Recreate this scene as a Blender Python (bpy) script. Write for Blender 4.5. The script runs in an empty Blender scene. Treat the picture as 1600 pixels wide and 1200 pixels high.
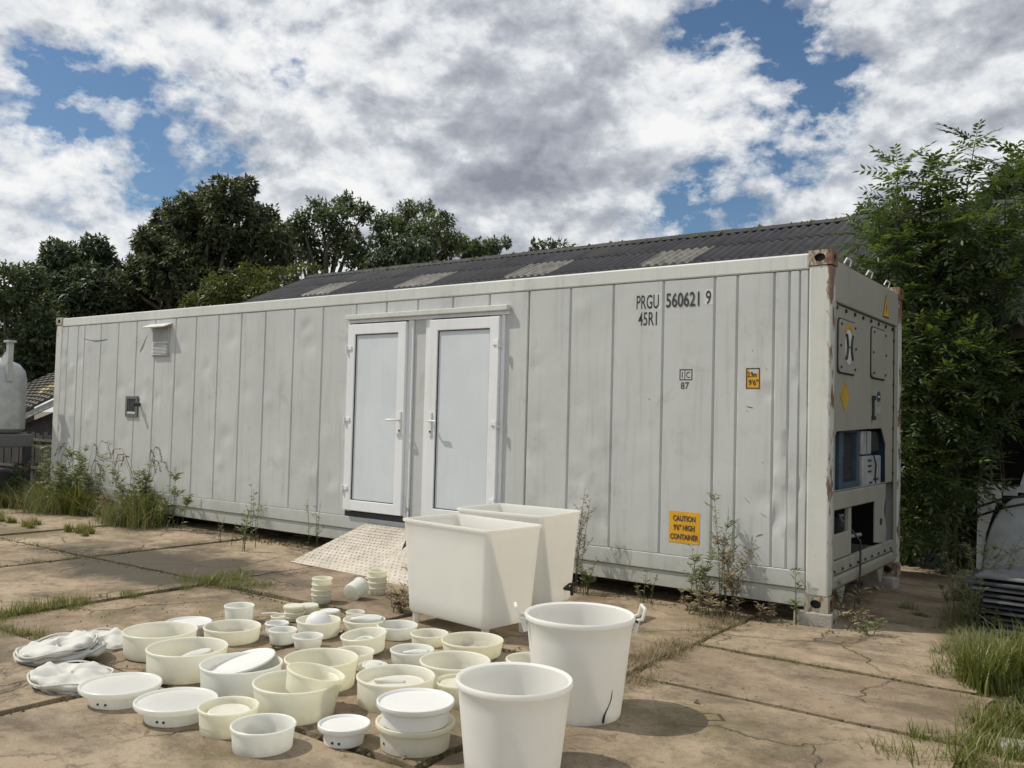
import bpy, bmesh, math, random
import numpy as np
from mathutils import Vector, Matrix
random.seed(7)
S = bpy.context.scene
C = S.collection
PI = math.pi
# ---------------------------------------------------------------- camera
cam_d = bpy.data.cameras.new('camera'); cam = bpy.data.objects.new('camera', cam_d); C.objects.link(cam)
cam_d.sensor_width = 36; cam_d.lens = 1392.8/1600*36; cam_d.clip_end = 600; cam_d.clip_start = .05
cam.matrix_world = Matrix(((0.80927, 0.00188, 0.58744, 2.122), (0.58689, -0.046, -0.80836, -7.23), (0.0255, 0.99894, -0.03833, 1.596), (0, 0, 0, 1)))
S.camera = cam
# ---------------------------------------------------------------- light
SUN = Vector((.66, .36, -1)).normalized()
sd = bpy.data.lights.new('sun', 'SUN'); sd.energy = 3.5; sd.angle = math.radians(.5); sd.color = (1, .93, .82)
sun = bpy.data.objects.new('sun', sd); C.objects.link(sun); sun.rotation_euler = SUN.to_track_quat('-Z', 'Y').to_euler()
S.view_settings.view_transform = 'Standard'; S.view_settings.look = 'None'; S.view_settings.gamma = 1; S.view_settings.exposure = 0
S.view_settings.use_curve_mapping = False
W = bpy.data.worlds.new('World'); S.world = W; W.use_nodes = True

class NT:
    def __init__(s, t): s.t = t; s.n = t.nodes; s.l = t.links
    def new(s, ty, **k):
        n = s.n.new(ty)
        for a, b in k.items(): setattr(n, a, b)
        return n
    def put(s, n, i, v):
        if isinstance(v, bpy.types.NodeSocket): s.l.new(v, n.inputs[i])
        elif v is not None: n.inputs[i].default_value = v
    def math(s, op, a, b=None, clamp=False):
        n = s.new('ShaderNodeMath', operation=op, use_clamp=clamp); s.put(n, 0, a)
        if b is not None: s.put(n, 1, b)
        return n.outputs[0]
    def noise(s, vec, scale, detail=4, rough=.55, dist=0, out='Fac'):
        n = s.new('ShaderNodeTexNoise'); s.put(n, 'Vector', vec); s.put(n, 'Scale', scale); s.put(n, 'Detail', detail); s.put(n, 'Roughness', rough); s.put(n, 'Distortion', dist)
        return n.outputs[out]
    def ramp(s, f, *st):
        n = s.new('ShaderNodeValToRGB'); s.l.new(f, n.inputs[0]); e = n.color_ramp.elements
        while len(e) < len(st): e.new(.5)
        for q, (p, c) in zip(e, st):
            q.position = p; q.color = (c, c, c, 1) if isinstance(c, (int, float)) else (*c, 1)
        return n.outputs[0]
    def mix(s, f, a, b, mode='MIX'):
        n = s.new('ShaderNodeMix', data_type='RGBA', blend_type=mode)
        s.put(n, 0, f)
        for i, v in ((6, a), (7, b)): s.put(n, i, v if isinstance(v, bpy.types.NodeSocket) else (*v, 1))
        return n.outputs[2]
    def map(s, vec, scale=(1, 1, 1), loc=(0, 0, 0), rot=(0, 0, 0)):
        n = s.new('ShaderNodeMapping'); s.put(n, 0, vec); n.inputs['Scale'].default_value = scale; n.inputs['Location'].default_value = loc; n.inputs['Rotation'].default_value = rot
        return n.outputs[0]

# sky: physical sky behind broken clouds, laid out by direction in the world
def make_sky():
    w = NT(W.node_tree); w.n.clear()
    out = w.new('ShaderNodeOutputWorld')
    sky = w.new('ShaderNodeTexSky', sky_type='NISHITA'); sky.sun_disc = False
    sky.sun_elevation = math.asin(-SUN.z); sky.sun_rotation = math.atan2(-SUN.x, -SUN.y); sky.altitude = 0; sky.dust_density = .6; sky.ozone_density = 2.2
    bg = w.new('ShaderNodeBackground'); bg.inputs[1].default_value = .085
    w.l.new(w.mix(1.0, sky.outputs[0], (.78, .92, 1.0), 'MULTIPLY'), bg.inputs[0])
    tc = w.new('ShaderNodeTexCoord').outputs['Generated']
    sp = w.new('ShaderNodeSeparateXYZ'); w.l.new(tc, sp.inputs[0])
    P = w.map(tc, (1, 1, 1.55))
    def blob(d, k, a):
        n = w.new('ShaderNodeVectorMath', operation='DOT_PRODUCT'); w.l.new(tc, n.inputs[0]); n.inputs[1].default_value = Vector(d).normalized()
        return w.math('MULTIPLY', w.math('EXPONENT', w.math('MULTIPLY', w.math('SUBTRACT', n.outputs['Value'], 1.0), k)), a)
    def total(L):
        r = blob(*L[0])
        for b in L[1:]: r = w.math('ADD', r, blob(*b))
        return r
    big = w.noise(P, 2.6, 3, .5, .3); mid = w.noise(P, 8.5, 10, .60, .1); fine = w.noise(P, 30., 7, .62, .0)
    blue = total([((-.833, .483, .27), 300, .12), ((-.785, .55, .258), 300, .15), ((-.729, .587, .351), 1800, .24), ((-.71, .61, .335), 1800, .16), ((-.323, .897, .302), 500, .17),
                  ((-.376, .891, .254), 500, .22), ((-.273, .902, .334), 500, .17), ((-.422, .88, .219), 700, .18), ((-.862, .408, .301), 500, .14),
                  ((-.347, .849, .398), 600, .15), ((-.399, .825, .401), 1200, .15), ((-.30, .86, .42), 400, .08), ((-.86, .46, .235), 300, .07), ((-.5, -.5, .6), 3, .10), ((-.60, .69, .40), 1500, .12), ((-.80, .49, .33), 900, .14), ((-.66, .70, .27), 2500, .10)])
    cover = total([((-.59, .745, .30), 60, .24), ((-.2, .93, .27), 60, .12), ((-.90, .40, .19), 90, .10), ((-.62, .68, .38), 120, .10)])
    d = w.math('ADD', w.math('MULTIPLY', mid, 1.25), w.math('MULTIPLY', big, -.02))
    d = w.math('ADD', d, w.math('MULTIPLY', fine, .42))
    d = w.math('ADD', w.math('SUBTRACT', w.math('SUBTRACT', d, blue), .022), cover)
    mask = w.ramp(d, (.55, 0.0), (.60, .35), (.68, .80), (.76, 1.0))
    # thickness gives grey bellies
    dark = total([((-.573, .765, .293), 130, .17), ((-.527, .769, .362), 170, .20), ((-.629, .713, .309), 260, .10), ((-.528, .812, .249), 260, .10), ((-.66, .69, .25), 200, .06), ((-.15, .93, .34), 60, .12), ((-.84, .47, .20), 130, .06), ((-.5, .80, .2), 100, .06)])
    lite = total([((-.445, .831, .335), 1300, .32), ((-.632, .684, .363), 1200, .26), ((-.882, .422, .208), 300, .16), ((-.40, .86, .34), 900, .14), ((-.70, .65, .30), 500, .15)])
    n2 = w.noise(w.map(P, loc=(3.1, 1.7, 0)), 5.5, 9, .56, .3)
    n3 = w.noise(w.map(P, loc=(0, 0, .030)), 8.5, 10, .60, .1)
    sh = w.math('ADD', w.math('ADD', w.math('MULTIPLY', n2, .95), w.math('MULTIPLY', w.math('SUBTRACT', n3, mid), 2.6)), w.math('SUBTRACT', dark, lite))
    col = w.ramp(w.math('MULTIPLY', sh, .74), (.13, (.98, .98, .98)), (.325, (.80, .83, .86)), (.46, (.60, .63, .68)), (.62, (.45, .475, .53)), (.92, (.28, .30, .36)))
    bg2 = w.new('ShaderNodeBackground'); bg2.inputs[1].default_value = .95; w.l.new(col, bg2.inputs[0])
    ms = w.new('ShaderNodeMixShader'); w.l.new(mask, ms.inputs[0]); w.l.new(bg.outputs[0], ms.inputs[1]); w.l.new(bg2.outputs[0], ms.inputs[2])
    w.l.new(ms.outputs[0], out.inputs[0])
make_sky()

# ---------------------------------------------------------------- materials
def mat(name):
    m = bpy.data.materials.new(name); m.use_nodes = True
    t = NT(m.node_tree); b = t.n['Principled BSDF']
    return m, t, b
def pos(t): return t.new('ShaderNodeNewGeometry').outputs['Position']
def bump(t, b, h, dist=.01, st=.5):
    n = t.new('ShaderNodeBump'); t.put(n, 'Strength', st); t.put(n, 'Distance', dist); t.l.new(h, n.inputs['Height']); t.l.new(n.outputs[0], b.inputs['Normal'])
def plain(name, col, rough=.5, metal=0, var=.12, scale=6, bmp=0, spec=.5):
    m, t, b = mat(name); p = pos(t); n = t.noise(p, scale, 5, .6)
    lo = tuple(c*(1-var) for c in col); hi = tuple(min(1, c*(1+var)) for c in col)
    t.l.new(t.ramp(n, (.3, lo), (.7, hi)), b.inputs['Base Color']); b.inputs['Roughness'].default_value = rough; b.inputs['Metallic'].default_value = metal
    b.inputs['Specular IOR Level'].default_value = spec
    if bmp: bump(t, b, t.noise(p, scale*6, 5, .6), bmp, .6)
    return m
def paint(name, col, dirt=(.24, .24, .19), rust=.0, grime=.5, bmp=.004, rough=.48, lowgreen=True):
    m, t, b = mat(name); p = pos(t)
    c = t.ramp(t.noise(p, 1.1, 4, .6), (.3, tuple(x*.91 for x in col)), (.7, tuple(min(1, x*1.05) for x in col)))
    st = t.noise(t.map(p, (9, 9, .55)), 1.6, 6, .65)          # runs down the sheet
    c = t.mix(t.math('MULTIPLY', t.ramp(st, (.52, 0.), (.78, 1.)), grime*.35), c, dirt)
    sp = t.ramp(t.noise(p, 26, 5, .75), (.66, 0.), (.76, 1.)); sp2 = t.ramp(t.noise(p, 3.1, 3, .5), (.45, 0.), (.65, 1.))
    c = t.mix(t.math('MULTIPLY', t.math('MULTIPLY', sp, sp2), grime), c, dirt)
    sm = t.ramp(t.noise(t.map(p, (1, 1, .7)), 2.6, 8, .72, .4), (.55, 0.), (.68, 1.)); c = t.mix(t.math('MULTIPLY', sm, grime*.28), c, dirt)
    sc = t.ramp(t.noise(t.map(p, (1.2, 1.2, 12), rot=(.4, .5, .3)), 3.2, 4, .7), (.68, 0.), (.72, 1.))
    c = t.mix(t.math('MULTIPLY', sc, grime*.35), c, tuple(x*.55 for x in col))
    if lowgreen:
        sz = t.new('ShaderNodeSeparateXYZ'); t.l.new(p, sz.inputs[0])
        g = t.math('MULTIPLY', t.ramp(t.math('ADD', sz.outputs[2], t.math('MULTIPLY', t.noise(p, 2.5, 5, .6), .9)), (.55, 1.), (1.15, 0.)), .38*grime)
        c = t.mix(g, c, (.22, .23, .15))
    if rust:
        r1 = t.ramp(t.noise(t.map(p, (1, 1, .5)), 15, 6, .7), (.72-rust*.22, 0.), (.78-rust*.22, 1.))
        c = t.mix(r1, c, t.ramp(t.noise(p, 60, 3, .6), (.3, (.09, .035, .018)), (.7, (.26, .11, .045))))
    if name in ('post_paint', 'casting_paint'):      # rust bleeding along the outer edge of the posts and down from the castings
        sx = t.new('ShaderNodeSeparateXYZ'); t.l.new(p, sx.inputs[0]); nn = t.noise(t.map(p, (1, 1, .35)), 9, 7, .72)
        ed = t.math('MULTIPLY', t.ramp(t.math('ADD', sx.outputs[0], .5), (.452, 0.), (.497, 1.)), .15)
        tp = t.math('MULTIPLY', t.ramp(t.math('MULTIPLY', sx.outputs[2], .3333), (.84, 0.), (.98, 1.)), .14)
        f = t.ramp(t.math('ADD', t.math('ADD', nn, ed), tp), (.655, 0.), (.70, .92))
        c = t.mix(f, c, t.ramp(t.noise(p, 45, 4, .6), (.3, (.085, .035, .02)), (.7, (.24, .12, .055))))
    t.l.new(c, b.inputs['Base Color']); b.inputs['Roughness'].default_value = rough
    if bmp: bump(t, b, t.math('ADD', t.noise(p, 2.2, 3, .5), t.math('MULTIPLY', t.noise(p, 30, 4, .6), .06)), bmp*4, .5)
    return m
def poly(name, col, tcol, tr=.33, rough=.38, dirt=.25, sub=0):
    m, t, b = mat(name); p = pos(t)
    c = t.ramp(t.noise(p, 5, 4, .6), (.3, tuple(x*.95 for x in col)), (.7, col))
    sp = t.ramp(t.noise(p, 34, 4, .7), (.66, 0.), (.74, 1.)); c = t.mix(t.math('MULTIPLY', sp, dirt), c, (.34, .31, .22))
    sm = t.ramp(t.noise(t.map(p, (6, 6, 1)), 2.4, 5, .6), (.52, 0.), (.8, 1.)); c = t.mix(t.math('MULTIPLY', sm, dirt*.45), c, (.52, .48, .36))
    sc = t.ramp(t.noise(t.map(p, (3, 3, 40), rot=(.3, .2, .5)), 3.1, 4, .72), (.62, 0.), (.66, 1.)); c = t.mix(t.math('MULTIPLY', sc, dirt*.7), c, tuple(x*.62 for x in col))
    sz = t.new('ShaderNodeSeparateXYZ'); t.l.new(p, sz.inputs[0]); lowd = t.ramp(t.math('ADD', sz.outputs[2], t.math('MULTIPLY', t.noise(p, 14, 6, .7), .16)), (.075, .8), (.125, 0.)); c = t.mix(t.math('MULTIPLY', lowd, min(1, dirt*1.8)), c, (.33, .27, .19))
    t.l.new(c, b.inputs['Base Color']); b.inputs['Roughness'].default_value = rough; b.inputs['Specular IOR Level'].default_value = .35
    bump(t, b, t.noise(p, 18, 3, .5), .003, .25)
    tl = t.new('ShaderNodeBsdfTranslucent'); tl.inputs[0].default_value = (*tcol, 1)
    ms = t.new('ShaderNodeMixShader'); ms.inputs[0].default_value = tr; t.l.new(b.outputs[0], ms.inputs[1]); t.l.new(tl.outputs[0], ms.inputs[2])
    t.l.new(ms.outputs[0], t.n['Material Output'].inputs[0])
    return m
def leafmat(name, lo, hi, tcol, tr=.35, rough=.45, odd=None):
    m, t, b = mat(name); at = t.new('ShaderNodeAttribute', attribute_name='tint').outputs['Fac']
    c = t.ramp(at, (.0, lo), (.85, hi), (1.0, odd or hi)); t.l.new(c, b.inputs['Base Color']); b.inputs['Roughness'].default_value = rough; b.inputs['Specular IOR Level'].default_value = .4
    tl = t.new('ShaderNodeBsdfTranslucent'); t.l.new(t.mix(1., c, tcol, 'MULTIPLY'), tl.inputs[0])
    ms = t.new('ShaderNodeMixShader'); ms.inputs[0].default_value = tr; t.l.new(b.outputs[0], ms.inputs[1]); t.l.new(tl.outputs[0], ms.inputs[2])
    t.l.new(ms.outputs[0], t.n['Material Output'].inputs[0])
    return m
M = {}
M['side'] = paint('container_paint', (.51, .53, .515), grime=1., rust=.02)
M['rail'] = paint('rail_paint', (.60, .615, .58), grime=.9, rust=.16)
M['post'] = paint('post_paint', (.58, .59, .54), grime=.9, rust=.35)
M['cast'] = paint('casting_paint', (.42, .40, .32), grime=1., rust=.85, bmp=.01)
M['endp'] = paint('shaded_end_paint', (.33, .325, .275), dirt=(.20, .17, .10), grime=1., rust=.12)  # base colour darkened for the shade on this end, with real dirt over it
M['pvc'] = paint('door_frame_pvc', (.76, .78, .79), grime=.40, bmp=0, rough=.3)
M['pvcp'] = paint('door_panel_pvc', (.62, .665, .69), grime=.25, bmp=.001, rough=.28, lowgreen=False)
M['grey'] = plain('grey_trim', (.30, .32, .30), .6)
M['grey2'] = plain('dull_grey_metal', (.12, .125, .12), .6)
M['dark'] = plain('dark_rubber_and_shade', (.028, .03, .032), .6)
M['black'] = plain('black_print', (.03, .035, .035), .6, var=.4, scale=40)
M['white'] = plain('white_print', (.56, .57, .54), .5)
M['patch'] = plain('old_sticker_backing', (.60, .615, .595), .5)
M['steel'] = plain('bare_steel', (.42, .43, .42), .45, .6)
M['galv'] = plain('galvanised_metal', (.40, .42, .42), .5, .3, var=.2)
def sticker(name, lo, hi):
    m, t, b = mat(name); p = pos(t)
    t.l.new(t.mix(t.ramp(t.noise(p, 38, 5, .7), (.60, 0.), (.70, .6)), t.ramp(t.noise(p, 9, 3), (.3, lo), (.7, hi)), (.62, .56, .38)), b.inputs['Base Color']); b.inputs['Roughness'].default_value = .5
    return m
M['yellow'] = sticker('yellow_sticker', (.60, .30, .008), (.70, .37, .015))
M['ochre'] = plain('faded_yellow', (.42, .27, .03), .6, var=.2)
M['blue'] = plain('blue_paint', (.016, .05, .13), .5, var=.25, bmp=.003)
M['blueg'] = plain('blue_grey_frame', (.05, .08, .11), .5, var=.25)
M['coil'] = plain('dark_coil', (.02, .022, .024), .7, var=.4, scale=30)
M['wood'] = plain('weathered_wood', (.09, .075, .06), .8, var=.35, scale=5, bmp=.01)
M['boards'] = plain('dark_boards', (.035, .032, .03), .85, var=.4, scale=4)
M['moss'] = plain('moss', (.09, .085, .03), .95, var=.5, scale=12, bmp=.03)
M['stone'] = plain('concrete_block', (.34, .32, .28), .9, var=.2, scale=9, bmp=.01)
M['bark'] = plain('bark', (.10, .085, .065), .9, var=.35, scale=8, bmp=.02)
M['hose'] = plain('black_hose', (.018, .018, .02), .4)
M['ramp'] = plain('ramp_metal', (.47, .43, .36), .5, .15, var=.22, scale=5, bmp=.003)
M['hoop'] = plain('grey_hoop', (.35, .37, .36), .5)
M['boxp'] = poly('vat_plastic', (.88, .905, .91), (.95, .91, .82), .50, .36, .14)
M['tubw'] = poly('tub_plastic', (.89, .895, .88), (.94, .92, .84), .38, .34, .22)
M['ivory'] = poly('ivory_plastic', (.88, .88, .83), (.96, .94, .80), .48, .38, .34)
M['ivory2'] = poly('yellowed_plastic', (.875, .87, .80), (.96, .94, .76), .48, .40, .40)
M['milk'] = poly('milky_plastic', (.87, .885, .87), (.94, .94, .86), .46, .35, .32)
M['cloth'] = poly('cheesecloth', (.76, .76, .72), (.75, .73, .64), .30, .85, .12)
M['lid'] = poly('lid_plastic', (.82, .83, .81), (.80, .80, .74), .2, .36, .14)
# ---------------------------------------------------------------- mesh helpers
def tag(o, label=None, cat=None, group=None, kind=None):
    if label: o['label'] = label
    if cat: o['category'] = cat
    if group: o['group'] = group
    if kind: o['kind'] = kind
    return o
def empty(name, loc=(0, 0, 0), rz=0):
    o = bpy.data.objects.new(name, None); C.objects.link(o); o.location = loc; o.rotation_euler = (0, 0, rz); o.empty_display_size = .2
    return o
class MB:
    """collects shapes in world or local coordinates and links them as one mesh object"""
    def __init__(s, org=(0, 0, 0)): s.v = []; s.f = []; s.org = Vector(org)
    def add(s, vs, fs):
        k = len(s.v); s.v += [tuple(x) for x in vs]; s.f += [tuple(i+k for i in f) for f in fs]; return s
    def box(s, x0, x1, y0, y1, z0, z1, rz=0, c=None):
        vs = [(x, y, z) for x in (x0, x1) for y in (y0, y1) for z in (z0, z1)]
        if rz:
            cx, cy = c or ((x0+x1)/2, (y0+y1)/2); a, b = math.cos(rz), math.sin(rz)
            vs = [(cx+(x-cx)*a-(y-cy)*b, cy+(x-cx)*b+(y-cy)*a, z) for x, y, z in vs]
        return s.add(vs, [(0, 1, 3, 2), (4, 6, 7, 5), (0, 4, 5, 1), (2, 3, 7, 6), (0, 2, 6, 4), (1, 5, 7, 3)])
    def tube(s, pts, r, n=8, cap=True):
        pts = [Vector(p) for p in pts]; rs = r if isinstance(r, (list, tuple)) else [r]*len(pts); rings = []; up = None
        for i, p in enumerate(pts):
            d = (pts[min(i+1, len(pts)-1)]-pts[max(i-1, 0)]).normalized()
            if up is None: up = d.orthogonal().normalized()
            else: up = (up-d*up.dot(d)); up = up.normalized() if up.length > 1e-6 else d.orthogonal().normalized()
            q = d.cross(up); rings.append([p+(up*math.cos(2*PI*k/n)+q*math.sin(2*PI*k/n))*rs[i] for k in range(n)])
        vs = [x for R in rings for x in R]; fs = [(i*n+k, i*n+(k+1) % n, (i+1)*n+(k+1) % n, (i+1)*n+k) for i in range(len(pts)-1) for k in range(n)]
        if cap: fs += [tuple(range(n-1, -1, -1)), tuple(range((len(pts)-1)*n, len(pts)*n))]
        return s.add(vs, fs)
    def lathe(s, prof, n=40, cx=0, cy=0, closed=False, wob=0):
        vs = []; fs = []; m = len(prof)
        for i, (r, z) in enumerate(prof):
            for k in range(n):
                a = 2*PI*k/n; w = 1+wob*math.sin(2*a+.7)+wob*.5*math.sin(3*a+1.9)
                vs.append((cx+r*w*math.cos(a), cy+r*w*math.sin(a), z))
        for i in range(m-1 if not closed else m):
            j = (i+1) % m
            fs += [(i*n+k, i*n+(k+1) % n, j*n+(k+1) % n, j*n+k) for k in range(n)]
        if not closed:
            if prof[0][0] > 1e-4: fs.append(tuple(range(n-1, -1, -1)))
            if prof[-1][0] > 1e-4: fs.append(tuple(range((m-1)*n, m*n)))
        return s.add(vs, fs)
    def prism(s, poly, ax, a, b):
        """polygon in the plane across axis ax (0: y,z  1: x,z  2: x,y) from a to b"""
        def P(u, v, t): return (t, u, v) if ax == 0 else (u, t, v) if ax == 1 else (u, v, t)
        n = len(poly); vs = [P(u, v, a) for u, v in poly]+[P(u, v, b) for u, v in poly]
        return s.add(vs, [tuple(range(n)), tuple(range(2*n-1, n-1, -1))]+[(k, k+n, (k+1) % n+n, (k+1) % n) for k in range(n)])
    def ring(s, outer, inner, ax, a, b):
        """plate with a hole: outer and inner loops with equal counts"""
        def P(u, v, t): return (t, u, v) if ax == 0 else (u, t, v) if ax == 1 else (u, v, t)
        n = len(outer); vs = [P(*q, a) for q in outer]+[P(*q, a) for q in inner]+[P(*q, b) for q in outer]+[P(*q, b) for q in inner]; fs = []
        for k in range(n):
            j = (k+1) % n; fs += [(k, j, n+j, n+k), (2*n+k, 3*n+k, 3*n+j, 2*n+j), (k, 2*n+k, 2*n+j, j), (n+k, n+j, 3*n+j, 3*n+k)]
        return s.add(vs, fs)
    def build(s, name, m, parent=None, bevel=0, smooth=False, seg=2, fix=True, loc=None):
        o = s.org; me = bpy.data.meshes.new(name); me.from_pydata([(x-o.x, y-o.y, z-o.z) for x, y, z in s.v], [], s.f)
        if fix:
            bm = bmesh.new(); bm.from_mesh(me); bmesh.ops.recalc_face_normals(bm, faces=bm.faces); bm.to_mesh(me); bm.free()
        me.materials.append(m)
        if smooth: me.polygons.foreach_set('use_smooth', [True]*len(me.polygons))
        ob = bpy.data.objects.new(name, me); C.objects.link(ob)
        if parent: ob.parent = parent
        if loc: ob.location = loc
        if bevel:
            b = ob.modifiers.new('bevel', 'BEVEL'); b.width = bevel; b.segments = seg; b.limit_method = 'ANGLE'; b.angle_limit = .6; b.harden_normals = False
        if smooth == 'auto':
            me.set_sharp_from_angle(angle=.7)
        return ob
def rect_hole(x0, x1, z0, z1, cx, cz, rx, rz, n=24):
    out = []; inn = []
    for k in range(n):
        a = 2*PI*k/n+PI/4; c, s_ = math.cos(a), math.sin(a); m = max(abs(c), abs(s_)); c2, s2 = c/m, s_/m
        out.append((cx+(c2*(x1-cx) if c2 > 0 else c2*(cx-x0)), cz+(s2*(z1-cz) if s2 > 0 else s2*(cz-z0)))); inn.append((cx+rx*c, cz+rz*s_))
    return out, inn
def mesh_np(name, V, F, m, parent=None, tint=None, loc=None):
    """V (n,3), F (k,q) equal sized faces"""
    me = bpy.data.meshes.new(name); k, q = F.shape
    me.vertices.add(len(V)); me.vertices.foreach_set('co', V.astype(np.float32).ravel())
    me.loops.add(k*q); me.loops.foreach_set('vertex_index', F.astype(np.int32).ravel())
    me.polygons.add(k); me.polygons.foreach_set('loop_start', (np.arange(k)*q).astype(np.int32)); me.polygons.foreach_set('loop_total', np.full(k, q, np.int32))
    me.update(calc_edges=True)
    if tint is not None:
        a = me.attributes.new('tint', 'FLOAT', 'FACE'); a.data.foreach_set('value', tint.astype(np.float32))
    me.materials.append(m); ob = bpy.data.objects.new(name, me); C.objects.link(ob)
    if parent: ob.parent = parent
    if loc: ob.location = loc
    return ob
def text(body, size, x, z, y, m, parent, name='lettering', sx=1., org=(0, 0, 0), plane='xz', align='LEFT', bold=.0, fit=None):
    cu = bpy.data.curves.new('t', 'FONT'); cu.body = body; cu.size = size; cu.align_x = align; cu.extrude = .0008; cu.offset = bold; cu.resolution_u = 3
    t = bpy.data.objects.new('t', cu); C.objects.link(t); bpy.context.view_layer.update()
    me = bpy.data.meshes.new_from_object(t.evaluated_get(bpy.context.evaluated_depsgraph_get())); bpy.data.objects.remove(t)
    if fit:
        xs_ = [v.co.x for v in me.vertices]; sx = fit/(max(xs_)-min(xs_))
        for v in me.vertices: v.co.x -= (min(xs_) if align == 'LEFT' else 0)
    for v in me.vertices:
        a, b, c = v.co.x*sx, v.co.y, v.co.z
        v.co = (x+a-org[0], y-c-org[1], z+b-org[2]) if plane == 'xz' else (y+c-org[0], x+a-org[1], z+b-org[2])
    me.materials.clear(); me.materials.append(m); o = bpy.data.objects.new(name, me); C.objects.link(o); o.parent = parent
    return o
def copy_tree(o, parent=None):
    c = o.copy(); C.objects.link(c); c.parent = parent
    for ch in list(o.children): copy_tree(ch, c)
    return c

# ---------------------------------------------------------------- ground
def ground():
    m, t, b = mat('dirt'); p = pos(t)
    c = t.ramp(t.noise(p, .8, 7, .65), (.3, (.085, .072, .052)), (.5, (.15, .125, .09)), (.7, (.22, .19, .145)))
    c = t.mix(t.ramp(t.noise(p, .5, 4, .6), (.5, 0.), (.65, .55)), c, (.05, .062, .02))
    t.l.new(c, b.inputs['Base Color']); b.inputs['Roughness'].default_value = .95; bump(t, b, t.noise(p, 22, 8, .7), .05, .8)
    n = 60; g = np.linspace(-1, 1, n); g = np.sign(g)*np.abs(g)**3*260; X, Y = np.meshgrid(g, g)
    Z = -.055-.01*np.sin(X*1.3)*np.cos(Y*1.7); V = np.stack([X.ravel(), Y.ravel(), Z.ravel()], 1)
    i = np.arange(n-1); I, J = np.meshgrid(i, i); a = (J*n+I).ravel(); F = np.stack([a, a+1, a+n+1, a+n], 1)
    tag(mesh_np('ground', V, F, m), kind='structure')
    # concrete slabs
    m, t, b = mat('old_concrete'); p = pos(t); oi = t.new('ShaderNodeObjectInfo').outputs['Random']
    c = t.ramp(t.noise(p, 1.3, 8, .62), (.30, (.19, .155, .11)), (.5, (.32, .265, .195)), (.68, (.43, .365, .28)))
    c = t.mix(.55, c, t.ramp(oi, (0., (.22, .17, .125)), (.5, (.33, .275, .20)), (1., (.40, .35, .27))))
    st = t.noise(t.map(p, (.9, 1.1, 1)), 1.35, 9, .72, .25); c = t.mix(t.ramp(st, (.45, 0.), (.60, .85)), c, (.125, .10, .07))
    c = t.mix(t.ramp(t.noise(t.map(p, (1, 1.15, 1), loc=(3, 9, 0)), 4.5, 9, .74, .3), (.54, 0.), (.66, .7)), c, (.10, .082, .058)); c = t.mix(t.ramp(t.noise(t.map(p, (.9, 1.1, 1), loc=(13, 4, 0)), 1.1, 8, .7, .3), (.54, 0.), (.70, .6)), c, (.46, .41, .33))     # damp and dirt stains
    c = t.mix(t.ramp(t.noise(t.map(p, loc=(7, 2, 0)), .9, 7, .7, .4), (.53, 0.), (.64, .75)), c, (.15, .135, .07))                 # moss film
    c = t.mix(t.ramp(t.noise(p, 17, 6, .75), (.57, 0.), (.68, .8)), c, (.085, .07, .048))
    c = t.mix(t.ramp(t.noise(p, 70, 3, .6), (.60, 0.), (.72, .35)), c, (.50, .44, .34))
    sv = t.new('ShaderNodeVectorMath', operation='DISTANCE'); t.l.new(t.map(p, (.75, 1.5, 1)), sv.inputs[0]); sv.inputs[1].default_value = (-6.1*.75, -1.9*1.5, 0)
    dd = t.math('ADD', sv.outputs['Value'], t.math('MULTIPLY', t.noise(p, 1.8, 7, .7, .6), 2.4)); c = t.mix(t.ramp(t.math('MULTIPLY', dd, .25), (.54, .95), (.70, 0.)), c, (.06, .054, .04))
    vo = t.new('ShaderNodeTexVoronoi', feature='DISTANCE_TO_EDGE'); n2 = t.noise(p, 2.2, 5, .6, out='Color')
    vm = t.new('ShaderNodeVectorMath', operation='ADD'); t.l.new(p, vm.inputs[0]); vs = t.new('ShaderNodeVectorMath', operation='SCALE'); t.l.new(n2, vs.inputs[0]); vs.inputs['Scale'].default_value = .42; t.l.new(vs.outputs[0], vm.inputs[1])
    t.l.new(vm.outputs[0], vo.inputs['Vector']); vo.inputs['Scale'].default_value = .8
    ck = t.math('MULTIPLY', t.ramp(vo.outputs['Distance'], (.0, 1.), (.014, 0.)), t.ramp(t.noise(p, .8, 2), (.42, 0.), (.54, 1.)))
    c = t.mix(t.math('MULTIPLY', ck, .5), c, (.06, .05, .035))
    c = t.mix(1., c, (1.12, 1.04, .94), 'MULTIPLY')
    t.l.new(c, b.inputs['Base Color']); b.inputs['Roughness'].default_value = .9
    bump(t, b, t.math('SUBTRACT', t.math('ADD', t.noise(p, 38, 9, .78), t.math('MULTIPLY', t.noise(p, 4, 6, .6), 1.4)), t.math('MULTIPLY', ck, 1.5)), .022, .85)
    yard = tag(empty('concrete_yard'), kind='structure')
    xs = [-16.1, -13.8, -11.6, -9.4, -7.17, -5.0, -2.72, -.60, 1.35]; ys = [-8.6, -6.4, -4.17, -2.1, .62, 2.7]
    rng = random.Random(3)
    def slab(x0, x1, y0, y1, pts=None):
        n = 11; g = .020+rng.random()*.018; x0 += g; x1 -= g; y0 += g*1.2; y1 -= g*.8; dz = rng.uniform(-.012, .010); tx = rng.uniform(-.004, .004); ty = rng.uniform(-.004, .004)
        vs = []; fs = []
        for j in range(n):
            for i in range(n):
                u, v = i/(n-1), j/(n-1); e = .012 if (i in (0, n-1) or j in (0, n-1)) else .003
                x = x0+(x1-x0)*u+rng.uniform(-e, e); y = y0+(y1-y0)*v+rng.uniform(-e, e)
                z = dz+tx*(x-x0)+ty*(y-y0)+rng.uniform(-.0015, .0015)
                if e > .01: z -= .006
                vs.append((x, y, z))
        for j in range(n-1):
            for i in range(n-1): k = j*n+i; fs.append((k, k+1, k+n+1, k+n))
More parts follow.
